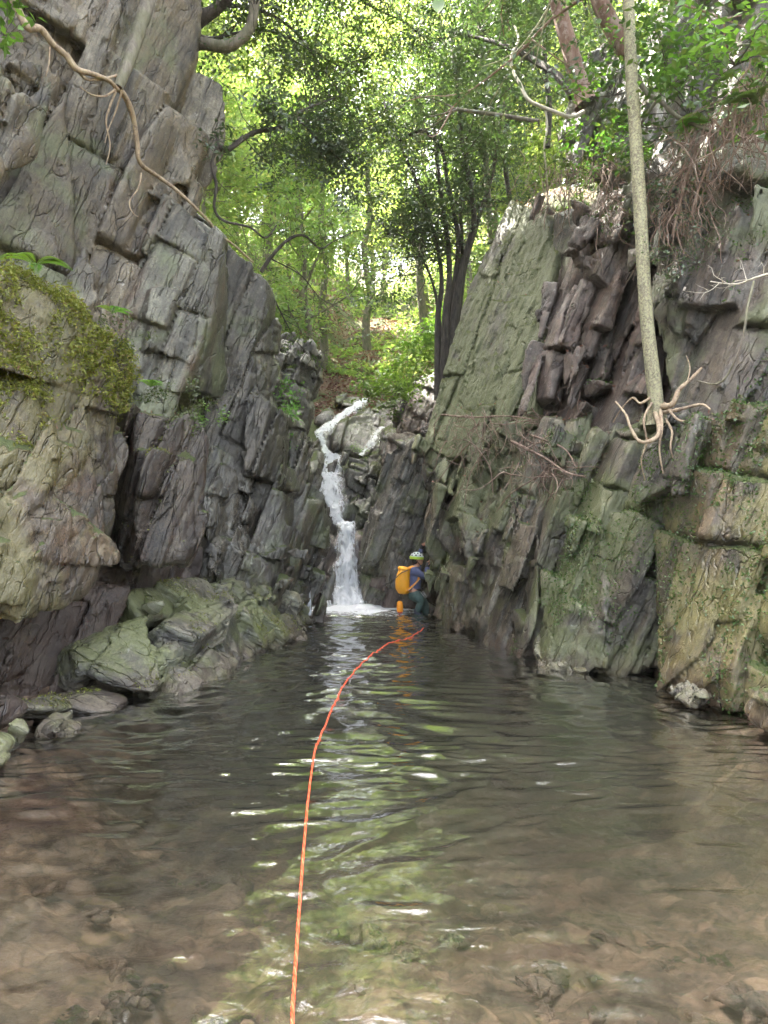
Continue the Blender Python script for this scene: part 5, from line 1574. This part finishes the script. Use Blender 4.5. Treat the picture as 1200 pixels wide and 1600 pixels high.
# shrubs and plants
def shrub(px, py, Y, rad, n, size, mat, label, cat='shrub', name='shrub', group=None, flat=0.6, seed=0, stems=9):
    rg = np.random.default_rng(300 + seed)
    c = P(px, py, Y); g = Geo()
    base = c - np.array([0, 0, rad * 0.7])
    an = []
    for k in range(stems):
        d = unit(rg.normal(size=3) * np.array([1, 1, flat]) + np.array([0, -0.2, 0.5]))
        pts = [base]
        for q in range(4):
            d = unit(d + rg.normal(size=3) * 0.3)
            pts.append(pts[-1] + d * rad * (0.35 + 0.12 * rg.random()))
        pp = catmull(pts, 12); g.tube(pp, np.linspace(0.010, 0.003, 12) * min(1, rad * 1.6), 4)
        an.append(pp[4:]); an.append(pp[8:])
    an = np.concatenate(an)
    e = empty(name, base, label, cat, group)
    link('stem', g.mesh('stem'), M['bark_dark'], e)
    C = an[rg.integers(0, len(an), n)] + rg.normal(size=(n, 3)) * rad * 0.2 * np.array([1, 1, 0.7])
    link('foliage', leaf_mesh('foliage', C, size, rg), M[mat], e)
    return e


k = 0
for q in [(640, 575, 17.6, 0.75, 1600, 0.11, 'leaf_bright', 'bright yellow green bush at the top of the waterfall below the many stemmed tree'),
          (615, 590, 18.6, 0.55, 900, 0.10, 'leaf_mid', 'small green bush left of the bright one above the fall'),
          (660, 520, 17.6, 0.6, 1200, 0.11, 'leaf_bright', 'bright green leafy bush against the foot of the many stemmed tree'),
          (860, 248, 11.2, 0.45, 420, 0.075, 'leaf_bright', 'light green shrub at the top left edge of the mossy slab'),
          (925, 238, 10.2, 0.42, 420, 0.075, 'leaf_mid', 'green shrub on the slab top just under the leaning trunk'),
          (950, 215, 9.6, 0.3, 260, 0.07, 'leaf_bright', 'light green sprig between leaning trunk and lichen speckled trunk'),
          (958, 110, 9.0, 0.42, 420, 0.075, 'leaf_bright', 'bright leaved shrub left of the lichen speckled trunk near the frame top'),
          (1050, 60, 8.3, 0.7, 1100, 0.085, 'leaf_mid', 'broad leaved dark green shrub right of the lichen speckled trunk'),
          (1080, 125, 8.0, 0.55, 700, 0.08, 'leaf_mid', 'dark green shrub hanging above the bent grey branches'),
          (1150, 45, 7.4, 0.5, 420, 0.10, 'leaf_bright', 'shrub with large light green leaves in the upper right corner'),
          (1180, 110, 7.2, 0.4, 260, 0.09, 'leaf_mid', 'green shrub below the large leaved one in the upper right corner'),
          (1030, 240, 8.4, 0.35, 320, 0.06, 'leaf_mid', 'small leaved shrub right of the lichen speckled trunk at mid height'),
          (1045, 300, 8.0, 0.28, 300, 0.045, 'leaf_dark', 'dark creeping plant beside the hanging roots'),
          (1090, 375, 7.4, 0.32, 420, 0.035, 'leaf_dark', 'dark small leaved creeper on the bulging right shoulder rock'),
          (455, 640, 12.1, 0.4, 900, 0.06, 'leaf_bright', 'bright green fern clump on the ledge behind the dark pillar'),
          (430, 610, 11.8, 0.25, 400, 0.05, 'leaf_bright', 'small bright green tuft above the fern clump behind the dark pillar'),
          (300, 622, 7.6, 0.2, 420, 0.032, 'leaf_mid', 'low small leaved plant along the top edge of the brown boulder'),
          (255, 612, 7.5, 0.16, 260, 0.032, 'leaf_mid', 'small leaved plant at the left of the brown boulder top'),
          (330, 645, 7.8, 0.14, 240, 0.03, 'leaf_bright', 'small green plant hanging over the right corner of the brown boulder'),
          (190, 510, 6.6, 0.16, 260, 0.03, 'leaf_mid', 'small pale leaved plant on the right shoulder of the mossy boulder'),
          (5, 25, 6.9, 0.25, 90, 0.11, 'leaf_bright', 'bright leafy sprig in the upper left corner'),
          (920, 740, 8.3, 0.12, 160, 0.03, 'leaf_mid', 'tiny creeper on the right wall below the twig tangle'),
          (560, 700, 18.6, 0.2, 200, 0.05, 'leaf_bright', 'tuft of grass on the dark block beside the middle cascade')]:
    shrub(*q, seed=k); k += 1


# ferns: arched fronds with paired pinnae
def fern(px, py, Y, n, ln, label, mat='leaf_bright', seed=0, dirs=None):
    rg = np.random.default_rng(500 + seed)
    c = P(px, py, Y)
    e = empty('fern', c, label, 'fern', 'ferns on the rocks')
    for k in range(n):
        az = rg.random() * 6.28 if dirs is None else dirs + rg.normal() * 0.5
        h = np.array([math.cos(az), math.sin(az), 0])
        t = np.linspace(0, 1, 26); l = ln * (0.7 + 0.5 * rg.random())
        path = c + h[None] * (l * t * 0.85)[:, None] + np.array([0, 0, 1.0])[None] * (l * (0.75 * t - 0.75 * t ** 2))[:, None]
        V, Q, T = [], [], []
        vv, qq = tube(path, np.linspace(0.004, 0.001, 26), 4)
        V.append(vv); Q.append(qq); o = len(vv)
        s = np.cross(h, [0, 0, 1.0])
        for i in range(2, 26):
            w_ = l * 0.26 * math.sin(math.pi * min(1, (t[i] * 0.92 + 0.06))) ** 0.8
            tn = unit(path[i] - path[i - 1])
            for sg in (-1, 1):
                d = unit(s * sg + tn * 0.45 + np.array([0, 0, -0.12]))
                a = path[i]; tip = a + d * w_; m = a + d * w_ * 0.4
                V.append(np.array([a, m + tn * w_ * 0.1, tip, m - tn * w_ * 0.1])); Q.append(np.arange(4)[None] + o); o += 4
        V = np.concatenate(V); Q = np.concatenate(Q)
        link('frond', mesh_np('frond', V, Q, False, {'tint': np.full(len(V), rg.random())}), M[mat], e)
    return e


fern(55, 415, 6.1, 5, 0.3, 'small fern standing on the moss of the overhanging boulder', seed=1)
fern(1110, 192, 7.5, 4, 0.45, 'bright green fern at the top of the hanging root curtain', seed=2, dirs=3.0)
fern(1185, 165, 7.1, 4, 0.4, 'blue green fern at the right picture edge above the roots', seed=3, dirs=3.2, mat='leaf_mid')
fern(235, 605, 7.3, 4, 0.22, 'little fern between the mossy boulder and the brown boulder', seed=4)
fern(175, 490, 6.55, 4, 0.2, 'little fern on the right shoulder of the mossy boulder', seed=5)

# one broad leaf hanging into the top of the view
g = Geo(); q = catmull([P(686, -4, 2.3), P(690, -60, 2.3), P(700, -300, 2.4), P(760, -900, 2.9), P(820, -1500, 3.8), P(960, -1700, 5.2)], 60)
g.tube(q, np.linspace(0.0016, 0.012, 60), 5)
hl = empty('hanging_twig', P(686, -4, 2.3), 'single broad green leaf hanging on a twig at the top of the view', 'leaf')
link('stem', g.mesh('stem'), M['bark'], hl)
V, Q = [], []
for i, t in enumerate(np.linspace(0, 1, 12)):
    w_ = 0.020 * math.sin(math.pi * t ** 0.75) * (1 - 0.25 * t) + 0.0004
    c = P(686, -4, 2.3) + np.array([-0.006 * t, -0.03 * t ** 2, -0.070 * t])
    for s in (-1, 0, 1):
        V.append(c + np.array([s * w_, abs(s) * -0.004, 0]))
for i in range(11):
    for s in range(2):
        Q.append([i * 3 + s, i * 3 + s + 1, i * 3 + s + 4, i * 3 + s + 3])
link('blade', mesh_np('blade', V, np.array(Q), True, {'tint': np.full(36, 0.9)}), M['leaf_mid'], hl)


# ---- moss and litter strewn over the rocks (nobody could count it)
def surface_points(obs, rg, n, test):
    C, N = [], []
    for o in obs:
        me = o.data
        k = len(me.vertices)
        co = np.empty(k * 3, np.float32); me.vertices.foreach_get('co', co)
        no = np.empty(k * 3, np.float32); me.vertex_normals.foreach_get('vector', no)
        off = np.array(o.location) + (np.array(o.parent.location) if o.parent else 0)
        co = co.reshape(-1, 3) + off; no = no.reshape(-1, 3)
        m = test(co, no)
        C.append(co[m]); N.append(no[m])
    C = np.concatenate(C); N = np.concatenate(N)
    i = rg.integers(0, len(C), n)
    return C[i] + rg.normal(size=(n, 3)) * 0.008, N[i]


def ob(name, near):
    best = None
    for o in COL.objects:
        if o.name.split('.')[0] == name and o.type == 'MESH':
            loc = np.array(o.location) + (np.array(o.parent.location) if o.parent else 0)
            d = np.linalg.norm(loc - np.array(near))
            if best is None or d < best[0]: best = (d, o)
    return best[1]


rg = np.random.default_rng(77)
mb = ob('mossy_boulder', P(60, 700, 6))
def moss_cap(c, n):
    s = n[:, 2] * 0.7 + 0.7 * fbm(c * 1.8, 3, 41) + np.clip((c[:, 2] - 2.55) * 1.3, -1.2, 0.7)
    s = s - 0.55 * rg.random(len(s)) ** 2 + 0.35 * vnoise(c * 9, 45)
    return (s > 0.1) & (c[:, 2] > 1.9)
C, N = surface_points([mb], rg, 85000, moss_cap)
clump = np.clip(fbm(C * 7, 3, 4) + 0.5, 0, 1.5)[:, None]
C = C + N * (0.11 * clump * rg.random((len(C), 1)) + 0.004)
tag(link('moss', leaf_mesh('moss', C, 0.034, rg, aspect=0.4, flat=0.7, droop=0.35, jit=0.6), M['leaf_moss']), 'thick yellow green moss draped over the top of the overhanging boulder', 'moss', kind='stuff')

right = [o for o in rc.children]
def moss_right(c, n):
    s = fbm(c * 0.9, 4, 43) + 0.25 * n[:, 2]
    return (s + 0.35 * (c[:, 1] < 7.6) > 0.42) & (n[:, 1] < 0.3) & (c[:, 1] < 10.5)
C, N = surface_points(right, rg, 42000, moss_right)
C = C + N * 0.012
tag(link('moss', leaf_mesh('moss', C, 0.03, rg, aspect=0.55, flat=0.8, droop=0.3, jit=0.7), M['leaf_mid']), 'dark moss and small creeping leaves scattered over the right wall', 'moss', kind='stuff')
led = [o for o in COL.objects if o.name.startswith('ledge_rock')]
C, N = surface_points(led + [ob('brown_boulder', P(280, 700, 8))], rg, 9000, lambda c, n: (n[:, 2] > 0.45) & (fbm(c * 1.6, 3, 47) > 0.12) & (c[:, 2] > 0.12))
tag(link('moss', leaf_mesh('moss', C + N * 0.008, 0.022, rg, aspect=0.5, flat=0.8, jit=0.6), M['leaf_moss']), 'short moss on the wet rocks of the left bank and on the brown boulder', 'moss', kind='stuff')
C, N = surface_points(right, rg, 2600, lambda c, n: (n[:, 2] > 0.5) & (c[:, 2] > 1.2))
C2, N2 = surface_points([ob('brown_boulder', P(280, 700, 8)), mb], rg, 260, lambda c, n: (n[:, 2] > 0.6) & (c[:, 2] > 2.2))
C = np.concatenate([C, C2]); N = np.concatenate([N, N2])
tag(link('leaf_litter', leaf_mesh('leaf_litter', C + N * 0.015, 0.055, rg, aspect=0.5, flat=0.5, jit=0.5), M['leaf_dead']), 'dead brown leaves lying on the ledges of the rock walls', 'leaves', kind='stuff')
n = 16000
yy = 21.5 + 20 * rg.random(n) ** 1.5; xx = -0.3 + rg.normal(size=n) * 2.6
C = np.stack([xx, yy, ground_z(xx, yy) + 0.03], 1)
tag(link('leaf_litter', leaf_mesh('leaf_litter', C, 0.12, rg, aspect=0.5, flat=0.3, jit=0.5), M['leaf_dead']), 'carpet of dead brown leaves on the slope above the waterfall', 'leaves', kind='stuff')
# ------------------------------------------------------------------ the climber at the foot of the buttress
PY = 14.55      # distance at which he stands
PS = PY / FPX   # metres per photo pixel there


def W(px, py, dy=0.0):
    p = P(px, py, PY)
    return np.array([p[0], PY + dy, p[2]])


M['shirt'] = plain_mat('blue_grey_shirt', (0.11, 0.13, 0.24), 0.8, var=0.3, scale=40, bump=0.01)
M['trousers'] = plain_mat('grey_green_trousers', (0.07, 0.115, 0.10), 0.75, var=0.45, scale=22, bump=0.012)
M['skin'] = plain_mat('skin', (0.48, 0.25, 0.17), 0.5, var=0.08, scale=20)
M['hair'] = plain_mat('dark_hair', (0.02, 0.015, 0.012), 0.6, var=0.3)
M['glove'] = plain_mat('dark_glove', (0.03, 0.03, 0.035), 0.7, var=0.4)
M['helmet'] = plain_mat('pale_helmet', (0.62, 0.68, 0.66), 0.35, var=0.1)
M['lime'] = plain_mat('lime_plastic', (0.50, 0.72, 0.08), 0.4, var=0.1)
M['black'] = plain_mat('black_plastic', (0.015, 0.015, 0.017), 0.5, var=0.2)
M['pack'] = plain_mat('orange_yellow_pack', (0.85, 0.38, 0.02), 0.55, var=0.18, scale=14, bump=0.02)
M['orange'] = plain_mat('bright_orange', (0.88, 0.33, 0.02), 0.5, var=0.12, scale=25, bump=0.01)
M['red'] = plain_mat('red_orange_cap', (0.8, 0.08, 0.02), 0.5, var=0.1)
M['metal'] = plain_mat('grey_metal', (0.5, 0.5, 0.48), 0.3, 0.9, var=0.1)
M['strap'] = plain_mat('pale_strap', (0.75, 0.55, 0.38), 0.7, var=0.15)
M['boot'] = plain_mat('dark_boot', (0.03, 0.035, 0.06), 0.6, var=0.4)


def skin_mesh(name, nodes, edges, sub=2):
    """one continuous surface grown over a skeleton: nodes = [(point, (rx, ry))]; node 0 is the root"""
    me = bpy.data.meshes.new(name)
    me.from_pydata([tuple(float(c) for c in n[0]) for n in nodes], edges, [])
    o = bpy.data.objects.new(name, me); COL.objects.link(o)
    o.modifiers.new('skin', 'SKIN')
    sv = me.skin_vertices[0].data
    for i, n in enumerate(nodes):
        r = n[1] if isinstance(n[1], tuple) else (n[1], n[1])
        sv[i].radius = r
        sv[i].use_root = (i == 0)
    m = o.modifiers.new('sub', 'SUBSURF'); m.levels = sub; m.render_levels = sub
    dg = bpy.context.evaluated_depsgraph_get(); dg.update()
    ev = bpy.data.meshes.new_from_object(o.evaluated_get(dg))
    bpy.data.objects.remove(o)
    bpy.data.meshes.remove(me)
    ev.name = name
    ev.polygons.foreach_set('use_smooth', np.ones(len(ev.polygons), bool))
    return ev


def ell(c, r, rotz=0.0, tilt=0.0, nu=28, nv=18, v0=0.0, v1=1.0):
    """ellipsoid (or band of one) as vertices and quads"""
    u = np.linspace(0, 2 * np.pi, nu, endpoint=False); v = np.linspace(v0 * np.pi, v1 * np.pi, nv)
    U, Vv = np.meshgrid(u, v)
    X = np.stack([np.sin(Vv) * np.cos(U) * r[0], np.sin(Vv) * np.sin(U) * r[1], np.cos(Vv) * r[2]], -1).reshape(-1, 3)
    ct, st_ = math.cos(tilt), math.sin(tilt)
    X = np.stack([X[:, 0] * ct + X[:, 2] * st_, X[:, 1], -X[:, 0] * st_ + X[:, 2] * ct], 1)
    cz, sz = math.cos(rotz), math.sin(rotz)
    X = np.stack([X[:, 0] * cz - X[:, 1] * sz, X[:, 0] * sz + X[:, 1] * cz, X[:, 2]], 1) + np.asarray(c)
    i = np.arange(nu * nv).reshape(nv, nu); j = np.roll(i, -1, 1)
    Q = np.stack([i[:-1], i[1:], j[1:], j[:-1]], -1).reshape(-1, 4)
    return X, Q


pers = empty('person', W(648, 958), 'person in blue top and pale helmet kneeling in the water, hands on the right wall', 'person')
hip = W(646, 926); waist = W(647.5, 919); chest = W(649, 902); shl = W(645.5, 890.5, -0.17); shr = W(653, 889, 0.16)
neck = W(651, 886.5); head0 = W(652.5, 880); head1 = W(651.5, 871)
elb = W(666, 902, -0.12); wri = W(667.5, 885, -0.05); hnd = W(669, 879, -0.03)
elb2 = W(655, 872, 0.24); wri2 = W(659.5, 856, 0.18); hnd2 = W(662.5, 851, 0.14)
hl_ = W(645, 928, -0.10); knl = W(659, 938, -0.14); anl = W(651, 957, -0.10); ftl = W(658, 964, -0.12)
hr_ = W(648, 928, 0.10); knr = W(664, 944, 0.08); anr = W(666, 962, 0.12); ftr = W(672, 966, 0.08)
body_nodes = [(hip, (0.15, 0.12)), (waist, (0.135, 0.105)), (chest, (0.165, 0.115)), (W(650, 892), (0.13, 0.09)), (neck, 0.055), (head0, 0.062),
              (shl, 0.062), (W(655, 896, -0.17), 0.05), (elb, 0.043), (wri, 0.03),
              (shr, 0.06), (W(654, 880, 0.23), 0.05), (elb2, 0.042), (wri2, 0.03),
              (hl_, 0.095), (W(652, 933, -0.13), 0.085), (knl, 0.06), (W(655, 947, -0.12), 0.052), (anl, 0.042), (ftl, 0.04),
              (hr_, 0.095), (W(656, 935, 0.1), 0.085), (knr, 0.06), (W(665, 953, 0.1), 0.052), (anr, 0.042), (ftr, 0.04)]
body_edges = [(0, 1), (1, 2), (2, 3), (3, 4), (4, 5), (3, 6), (6, 7), (7, 8), (8, 9), (3, 10), (10, 11), (11, 12), (12, 13),
              (0, 14), (14, 15), (15, 16), (16, 17), (17, 18), (18, 19), (0, 20), (20, 21), (21, 22), (22, 23), (23, 24), (24, 25)]
bme = skin_mesh('body', body_nodes, body_edges)
# head with face turned to the wall, ear, nose, jaw; hands with five fingers -- joined to the body mesh
G_ = Geo()
hc = W(652, 873.5)
G_.add(*ell(hc, (0.095, 0.076, 0.115), 0.0, 0.12))
G_.add(*ell(hc + [0.055, 0, -0.06], (0.05, 0.055, 0.055)))
G_.add(*ell(hc + [0.1, 0, -0.015], (0.02, 0.014, 0.025), nu=10, nv=8))
G_.add(*ell(hc + [0.0, -0.077, -0.015], (0.022, 0.012, 0.033), nu=12, nv=8))
G_.add(*ell(hc + [0.093, -0.03, 0.01], (0.012, 0.014, 0.01), nu=10, nv=8))
G_.add(*ell(hc + [0.09, 0.0, -0.058], (0.016, 0.024, 0.01), nu=10, nv=8))
me_ = G_.mesh('head'); me_.materials.append(M['skin'])


def merge(name, parts):
    """join mesh datablocks, each with its own material, into one mesh"""
    V, Fq, mi, mats = [], [], [], []
    o = 0
    for me, mat in parts:
        n = len(me.vertices); co = np.empty(n * 3, np.float32); me.vertices.foreach_get('co', co)
        V.append(co.reshape(-1, 3))
        for p in me.polygons:
            Fq.append([v + o for v in p.vertices])
        mi += [len(mats)] * len(me.polygons); mats.append(mat); o += n
    out = bpy.data.meshes.new(name)
    out.from_pydata(np.concatenate(V).tolist(), [], Fq)
    for m in mats: out.materials.append(m)
    out.polygons.foreach_set('material_index', np.array(mi, np.int32))
    out.polygons.foreach_set('use_smooth', np.ones(len(Fq), bool))
    return out


def hand(w_, tip, palm_n, flip=1):
    d = unit(tip - w_); n = unit(palm_n - d * (palm_n @ d)); s = np.cross(d, n) * flip
    g = Geo()
    g.add(*tube(np.array([w_ - d * 0.01, w_ + d * 0.03, w_ + d * 0.07, w_ + d * 0.092]), np.array([0.026, 0.034, 0.038, 0.03]), 10))
    for k, (off, l) in enumerate(((-0.03, 0.066), (-0.010, 0.078), (0.011, 0.072), (0.031, 0.056))):
        b0 = w_ + d * 0.082 + s * off
        pts = [b0, b0 + d * l * 0.4 + n * 0.004, b0 + d * l * 0.72 + n * 0.018, b0 + d * l * 0.86 + n * 0.034]
        g.add(*tube(catmull(pts, 8), np.linspace(0.0105, 0.007, 8), 7))
    b0 = w_ + d * 0.03 - s * 0.03
    g.add(*tube(catmull([b0, b0 - s * 0.022 + d * 0.022 + n * 0.01, b0 - s * 0.028 + d * 0.05 + n * 0.022], 7), np.linspace(0.013, 0.009, 7), 7))
    return g.mesh('hand')


h1 = hand(wri, hnd, np.array([1.0, 0.3, 0.0])); h2 = hand(wri2, hnd2, np.array([1.0, -0.2, 0.1]), -1)
link('body', merge('body', [(bme, M['skin']), (me_, M['skin']), (h1, M['skin']), (h2, M['skin'])]), None, pers)


def clothes(name, idx, grow_, mat):
    nodes = [body_nodes[i] for i in idx]
    ed = [(idx.index(a), idx.index(b_)) for a, b_ in body_edges if a in idx and b_ in idx]
    nn = [(p, tuple(x + grow_ for x in (r if isinstance(r, tuple) else (r, r)))) for p, r in nodes]
    return link(name, skin_mesh(name, nn, ed), M[mat], pers)


clothes('shirt', [0, 1, 2, 3, 4, 6, 7, 8, 9, 10, 11, 12, 13], 0.018, 'shirt')
clothes('trousers', [0, 1, 14, 15, 16, 17, 18, 20, 21, 22, 23, 24], 0.028, 'trousers')
for a, b_ in ((wri, hnd), (wri2, hnd2)):
    g = Geo(); d = unit(b_ - a)
    g.add(*tube(np.array([a - d * 0.02, a + d * 0.02, a + d * 0.075]), np.array([0.037, 0.037, 0.043]), 12))
    link('glove', g.mesh('glove'), M['glove'], pers)
for f, a in ((ftl, anl), (ftr, anr)):
    g = Geo(); g.add(*tube(np.array([a + [0, 0, 0.08], a, (a + f) / 2 + [0.02, 0, -0.01], f + [0.06, 0, -0.02]]), np.array([0.055, 0.058, 0.055, 0.035]), 12))
    link('boot', g.mesh('boot'), M['boot'], pers)
# helmet: shell with vents, lime rim, strap
g = Geo(); g.add(*ell(hc + [-0.008, 0, 0.028], (0.132, 0.108, 0.108), 0, 0.06, 32, 14, 0, 0.56))
hm = link('helmet', g.mesh('helmet'), M['helmet'], pers)
g = Geo()
for k in range(9):
    for ring, el in enumerate((0.22, 0.36)):
        u = k * 2 * math.pi / 9 + ring * 0.35; v = el * math.pi
        c = hc + np.array([-0.008, 0, 0.028]) + np.array([math.sin(v) * math.cos(u) * 0.131, math.sin(v) * math.sin(u) * 0.107, math.cos(v) * 0.107])
        g.add(*ell(c, (0.017, 0.015, 0.014), nu=8, nv=6))
link('vent', g.mesh('vent'), M['black'], hm)
g = Geo(); g.add(*ell(hc + [-0.012, 0, 0.026], (0.136, 0.112, 0.112), 0, 0.06, 32, 6, 0.44, 0.585))
link('rim', g.mesh('rim'), M['lime'], hm)
g = Geo(); g.tube(catmull([hc + [-0.02, -0.1, 0.0], hc + [0.01, -0.088, -0.06], hc + [0.06, -0.04, -0.118], hc + [0.07, 0, -0.12]], 14), 0.006, 5)
link('chin_strap', g.mesh('chin_strap'), M['black'], hm)
g = Geo(); g.add(*ell(hc + [-0.03, 0, -0.03], (0.078, 0.079, 0.075), nu=20, nv=12))
link('hair', g.mesh('hair'), M['hair'], pers)
# belt, harness and hardware
g = Geo(); th = np.linspace(0, 2 * np.pi, 30)
g.tube(waist[None] + np.stack([0.155 * np.cos(th), 0.125 * np.sin(th), 0.01 * np.sin(2 * th) - 0.01], 1), 0.02, 6)
link('belt', g.mesh('belt'), M['black'], pers)
g = Geo()
for k in range(6):
    c = W(656 + k * 1.6, 927 + (k % 3) * 2.0, -0.12 + 0.02 * k)
    t = np.linspace(0, 2 * np.pi, 14)
    g.tube(c[None] + np.stack([0.022 * np.cos(t), 0.008 * np.sin(t * 2), 0.04 * np.sin(t)], 1), 0.005, 5)
link('climbing_gear', g.mesh('climbing_gear'), M['metal'], pers)

# rucksack on his back
def pack_mesh():
    n, m = 20, 26
    rows = []
    # (centre px, py, half width x, half depth y) from the bottom up; leans with the back
    prof = [(631, 928, 0.05, 0.09), (630, 926, 0.105, 0.15), (629, 918, 0.135, 0.17), (629, 908, 0.14, 0.175), (630.5, 898, 0.13, 0.17), (632, 892, 0.12, 0.16), (632.5, 888.5, 0.105, 0.14), (633, 886.5, 0.05, 0.07)]
    cs = catmull([W(a, b_) for a, b_, _, _ in prof], m)
    wx = np.interp(np.linspace(0, 1, m), np.linspace(0, 1, len(prof)), [q[2] for q in prof])
    wy = np.interp(np.linspace(0, 1, m), np.linspace(0, 1, len(prof)), [q[3] for q in prof])
    th = np.linspace(0, 2 * np.pi, n, endpoint=False)
    cx, sx = np.sign(np.cos(th)) * np.abs(np.cos(th)) ** 0.7, np.sign(np.sin(th)) * np.abs(np.sin(th)) ** 0.7
    V = cs[:, None] + np.stack([wx[:, None] * cx[None], wy[:, None] * sx[None], 0 * wx[:, None] * cx[None]], -1)
    V = V.reshape(-1, 3)
    V = V + 0.008 * np.stack([fbm(V * 9, 3, 1), fbm(V * 9 + 7, 3, 2), 0 * V[:, 0]], 1)
    i = np.arange(n * m).reshape(m, n); j = np.roll(i, -1, 1)
    Q = np.stack([i[:-1], j[:-1], j[1:], i[1:]], -1).reshape(-1, 4)
    return mesh_np('bag', V, Q, True)


bp_ = empty('backpack', W(630, 928), 'orange yellow backpack worn by the person beside the waterfall', 'backpack')
link('bag', pack_mesh(), M['pack'], bp_)
g = Geo(); g.add(*ell(W(631.5, 889.5), (0.125, 0.165, 0.055), 0, 0.25))
lid = link('lid', g.mesh('lid'), M['pack'], bp_)
g = Geo(); g.tube(catmull([W(619, 902, -0.17), W(624, 896, -0.19), W(631, 892.5, -0.19), W(637, 890, -0.16)], 16), 0.008, 5)
link('buckle_strap', g.mesh('buckle_strap'), M['black'], lid)
for sy in (-0.15, 0.13):
    g = Geo(); g.tube(catmull([W(637, 889, sy), W(645, 885.5, sy), W(652, 891, sy), W(653, 905, sy), W(643, 916, sy), W(636, 921, sy)], 30), 0.021, 6)
    link('shoulder_strap', g.mesh('shoulder_strap'), M['orange'], bp_)
g = Geo(); g.tube(catmull([W(637, 922, -0.16), W(645, 915, -0.2), W(653, 906, -0.2), W(656, 904, -0.17)], 16), 0.006, 5)
link('side_strap', g.mesh('side_strap'), M['strap'], bp_)
# throw bag hanging behind
tb = empty('throw_bag', W(624.5, 957, -0.12), 'small orange throw bag hanging below the backpack at the waterline', 'bag')
g = Geo(); g.add(*tube(np.array([W(624.5, 938, -0.12), W(624.5, 940, -0.12), W(624.6, 946, -0.12), W(624.8, 953, -0.12), W(624.8, 955, -0.12)]), np.array([0.02, 0.05, 0.062, 0.062, 0.05]), 14))
link('bag', g.mesh('bag'), M['orange'], tb)
g = Geo(); g.add(*ell(W(624.8, 955, -0.12), (0.055, 0.055, 0.02)))
link('base', g.mesh('base'), M['red'], tb)
g = Geo(); g.tube(catmull([W(624.5, 938, -0.12), W(624, 934, -0.12), W(625.5, 930, -0.1), W(628, 927, -0.08)], 12), 0.006, 5)
link('cord', g.mesh('cord'), M['black'], tb)
# ------------------------------------------------------------------ hazy forest air
def haze():
    bm = bmesh.new()
    bmesh.ops.create_cube(bm, size=1.0)
    me = bpy.data.meshes.new('haze'); bm.to_mesh(me); bm.free()
    b = NB('haze_air')
    pv = b.n('VolumePrincipled')
    pv.inputs['Color'].default_value = (0.95, 0.97, 0.93, 1)
    pv.inputs['Density'].default_value = 0.0004
    pv.inputs['Anisotropy'].default_value = 0.35
    b.l(pv.outputs[0], b.o.inputs['Volume'])
    me.materials.append(b.m)
    o = bpy.data.objects.new('haze', me); COL.objects.link(o)
    lo, hi = np.array([-60.0, -14.0, -4.0]), np.array([60.0, 80.0, 58.0])
    o.location = tuple((lo + hi) / 2); o.scale = tuple(hi - lo)
    tag(o, 'pale air between the trees, thickening with distance', 'haze', kind='stuff')


haze()
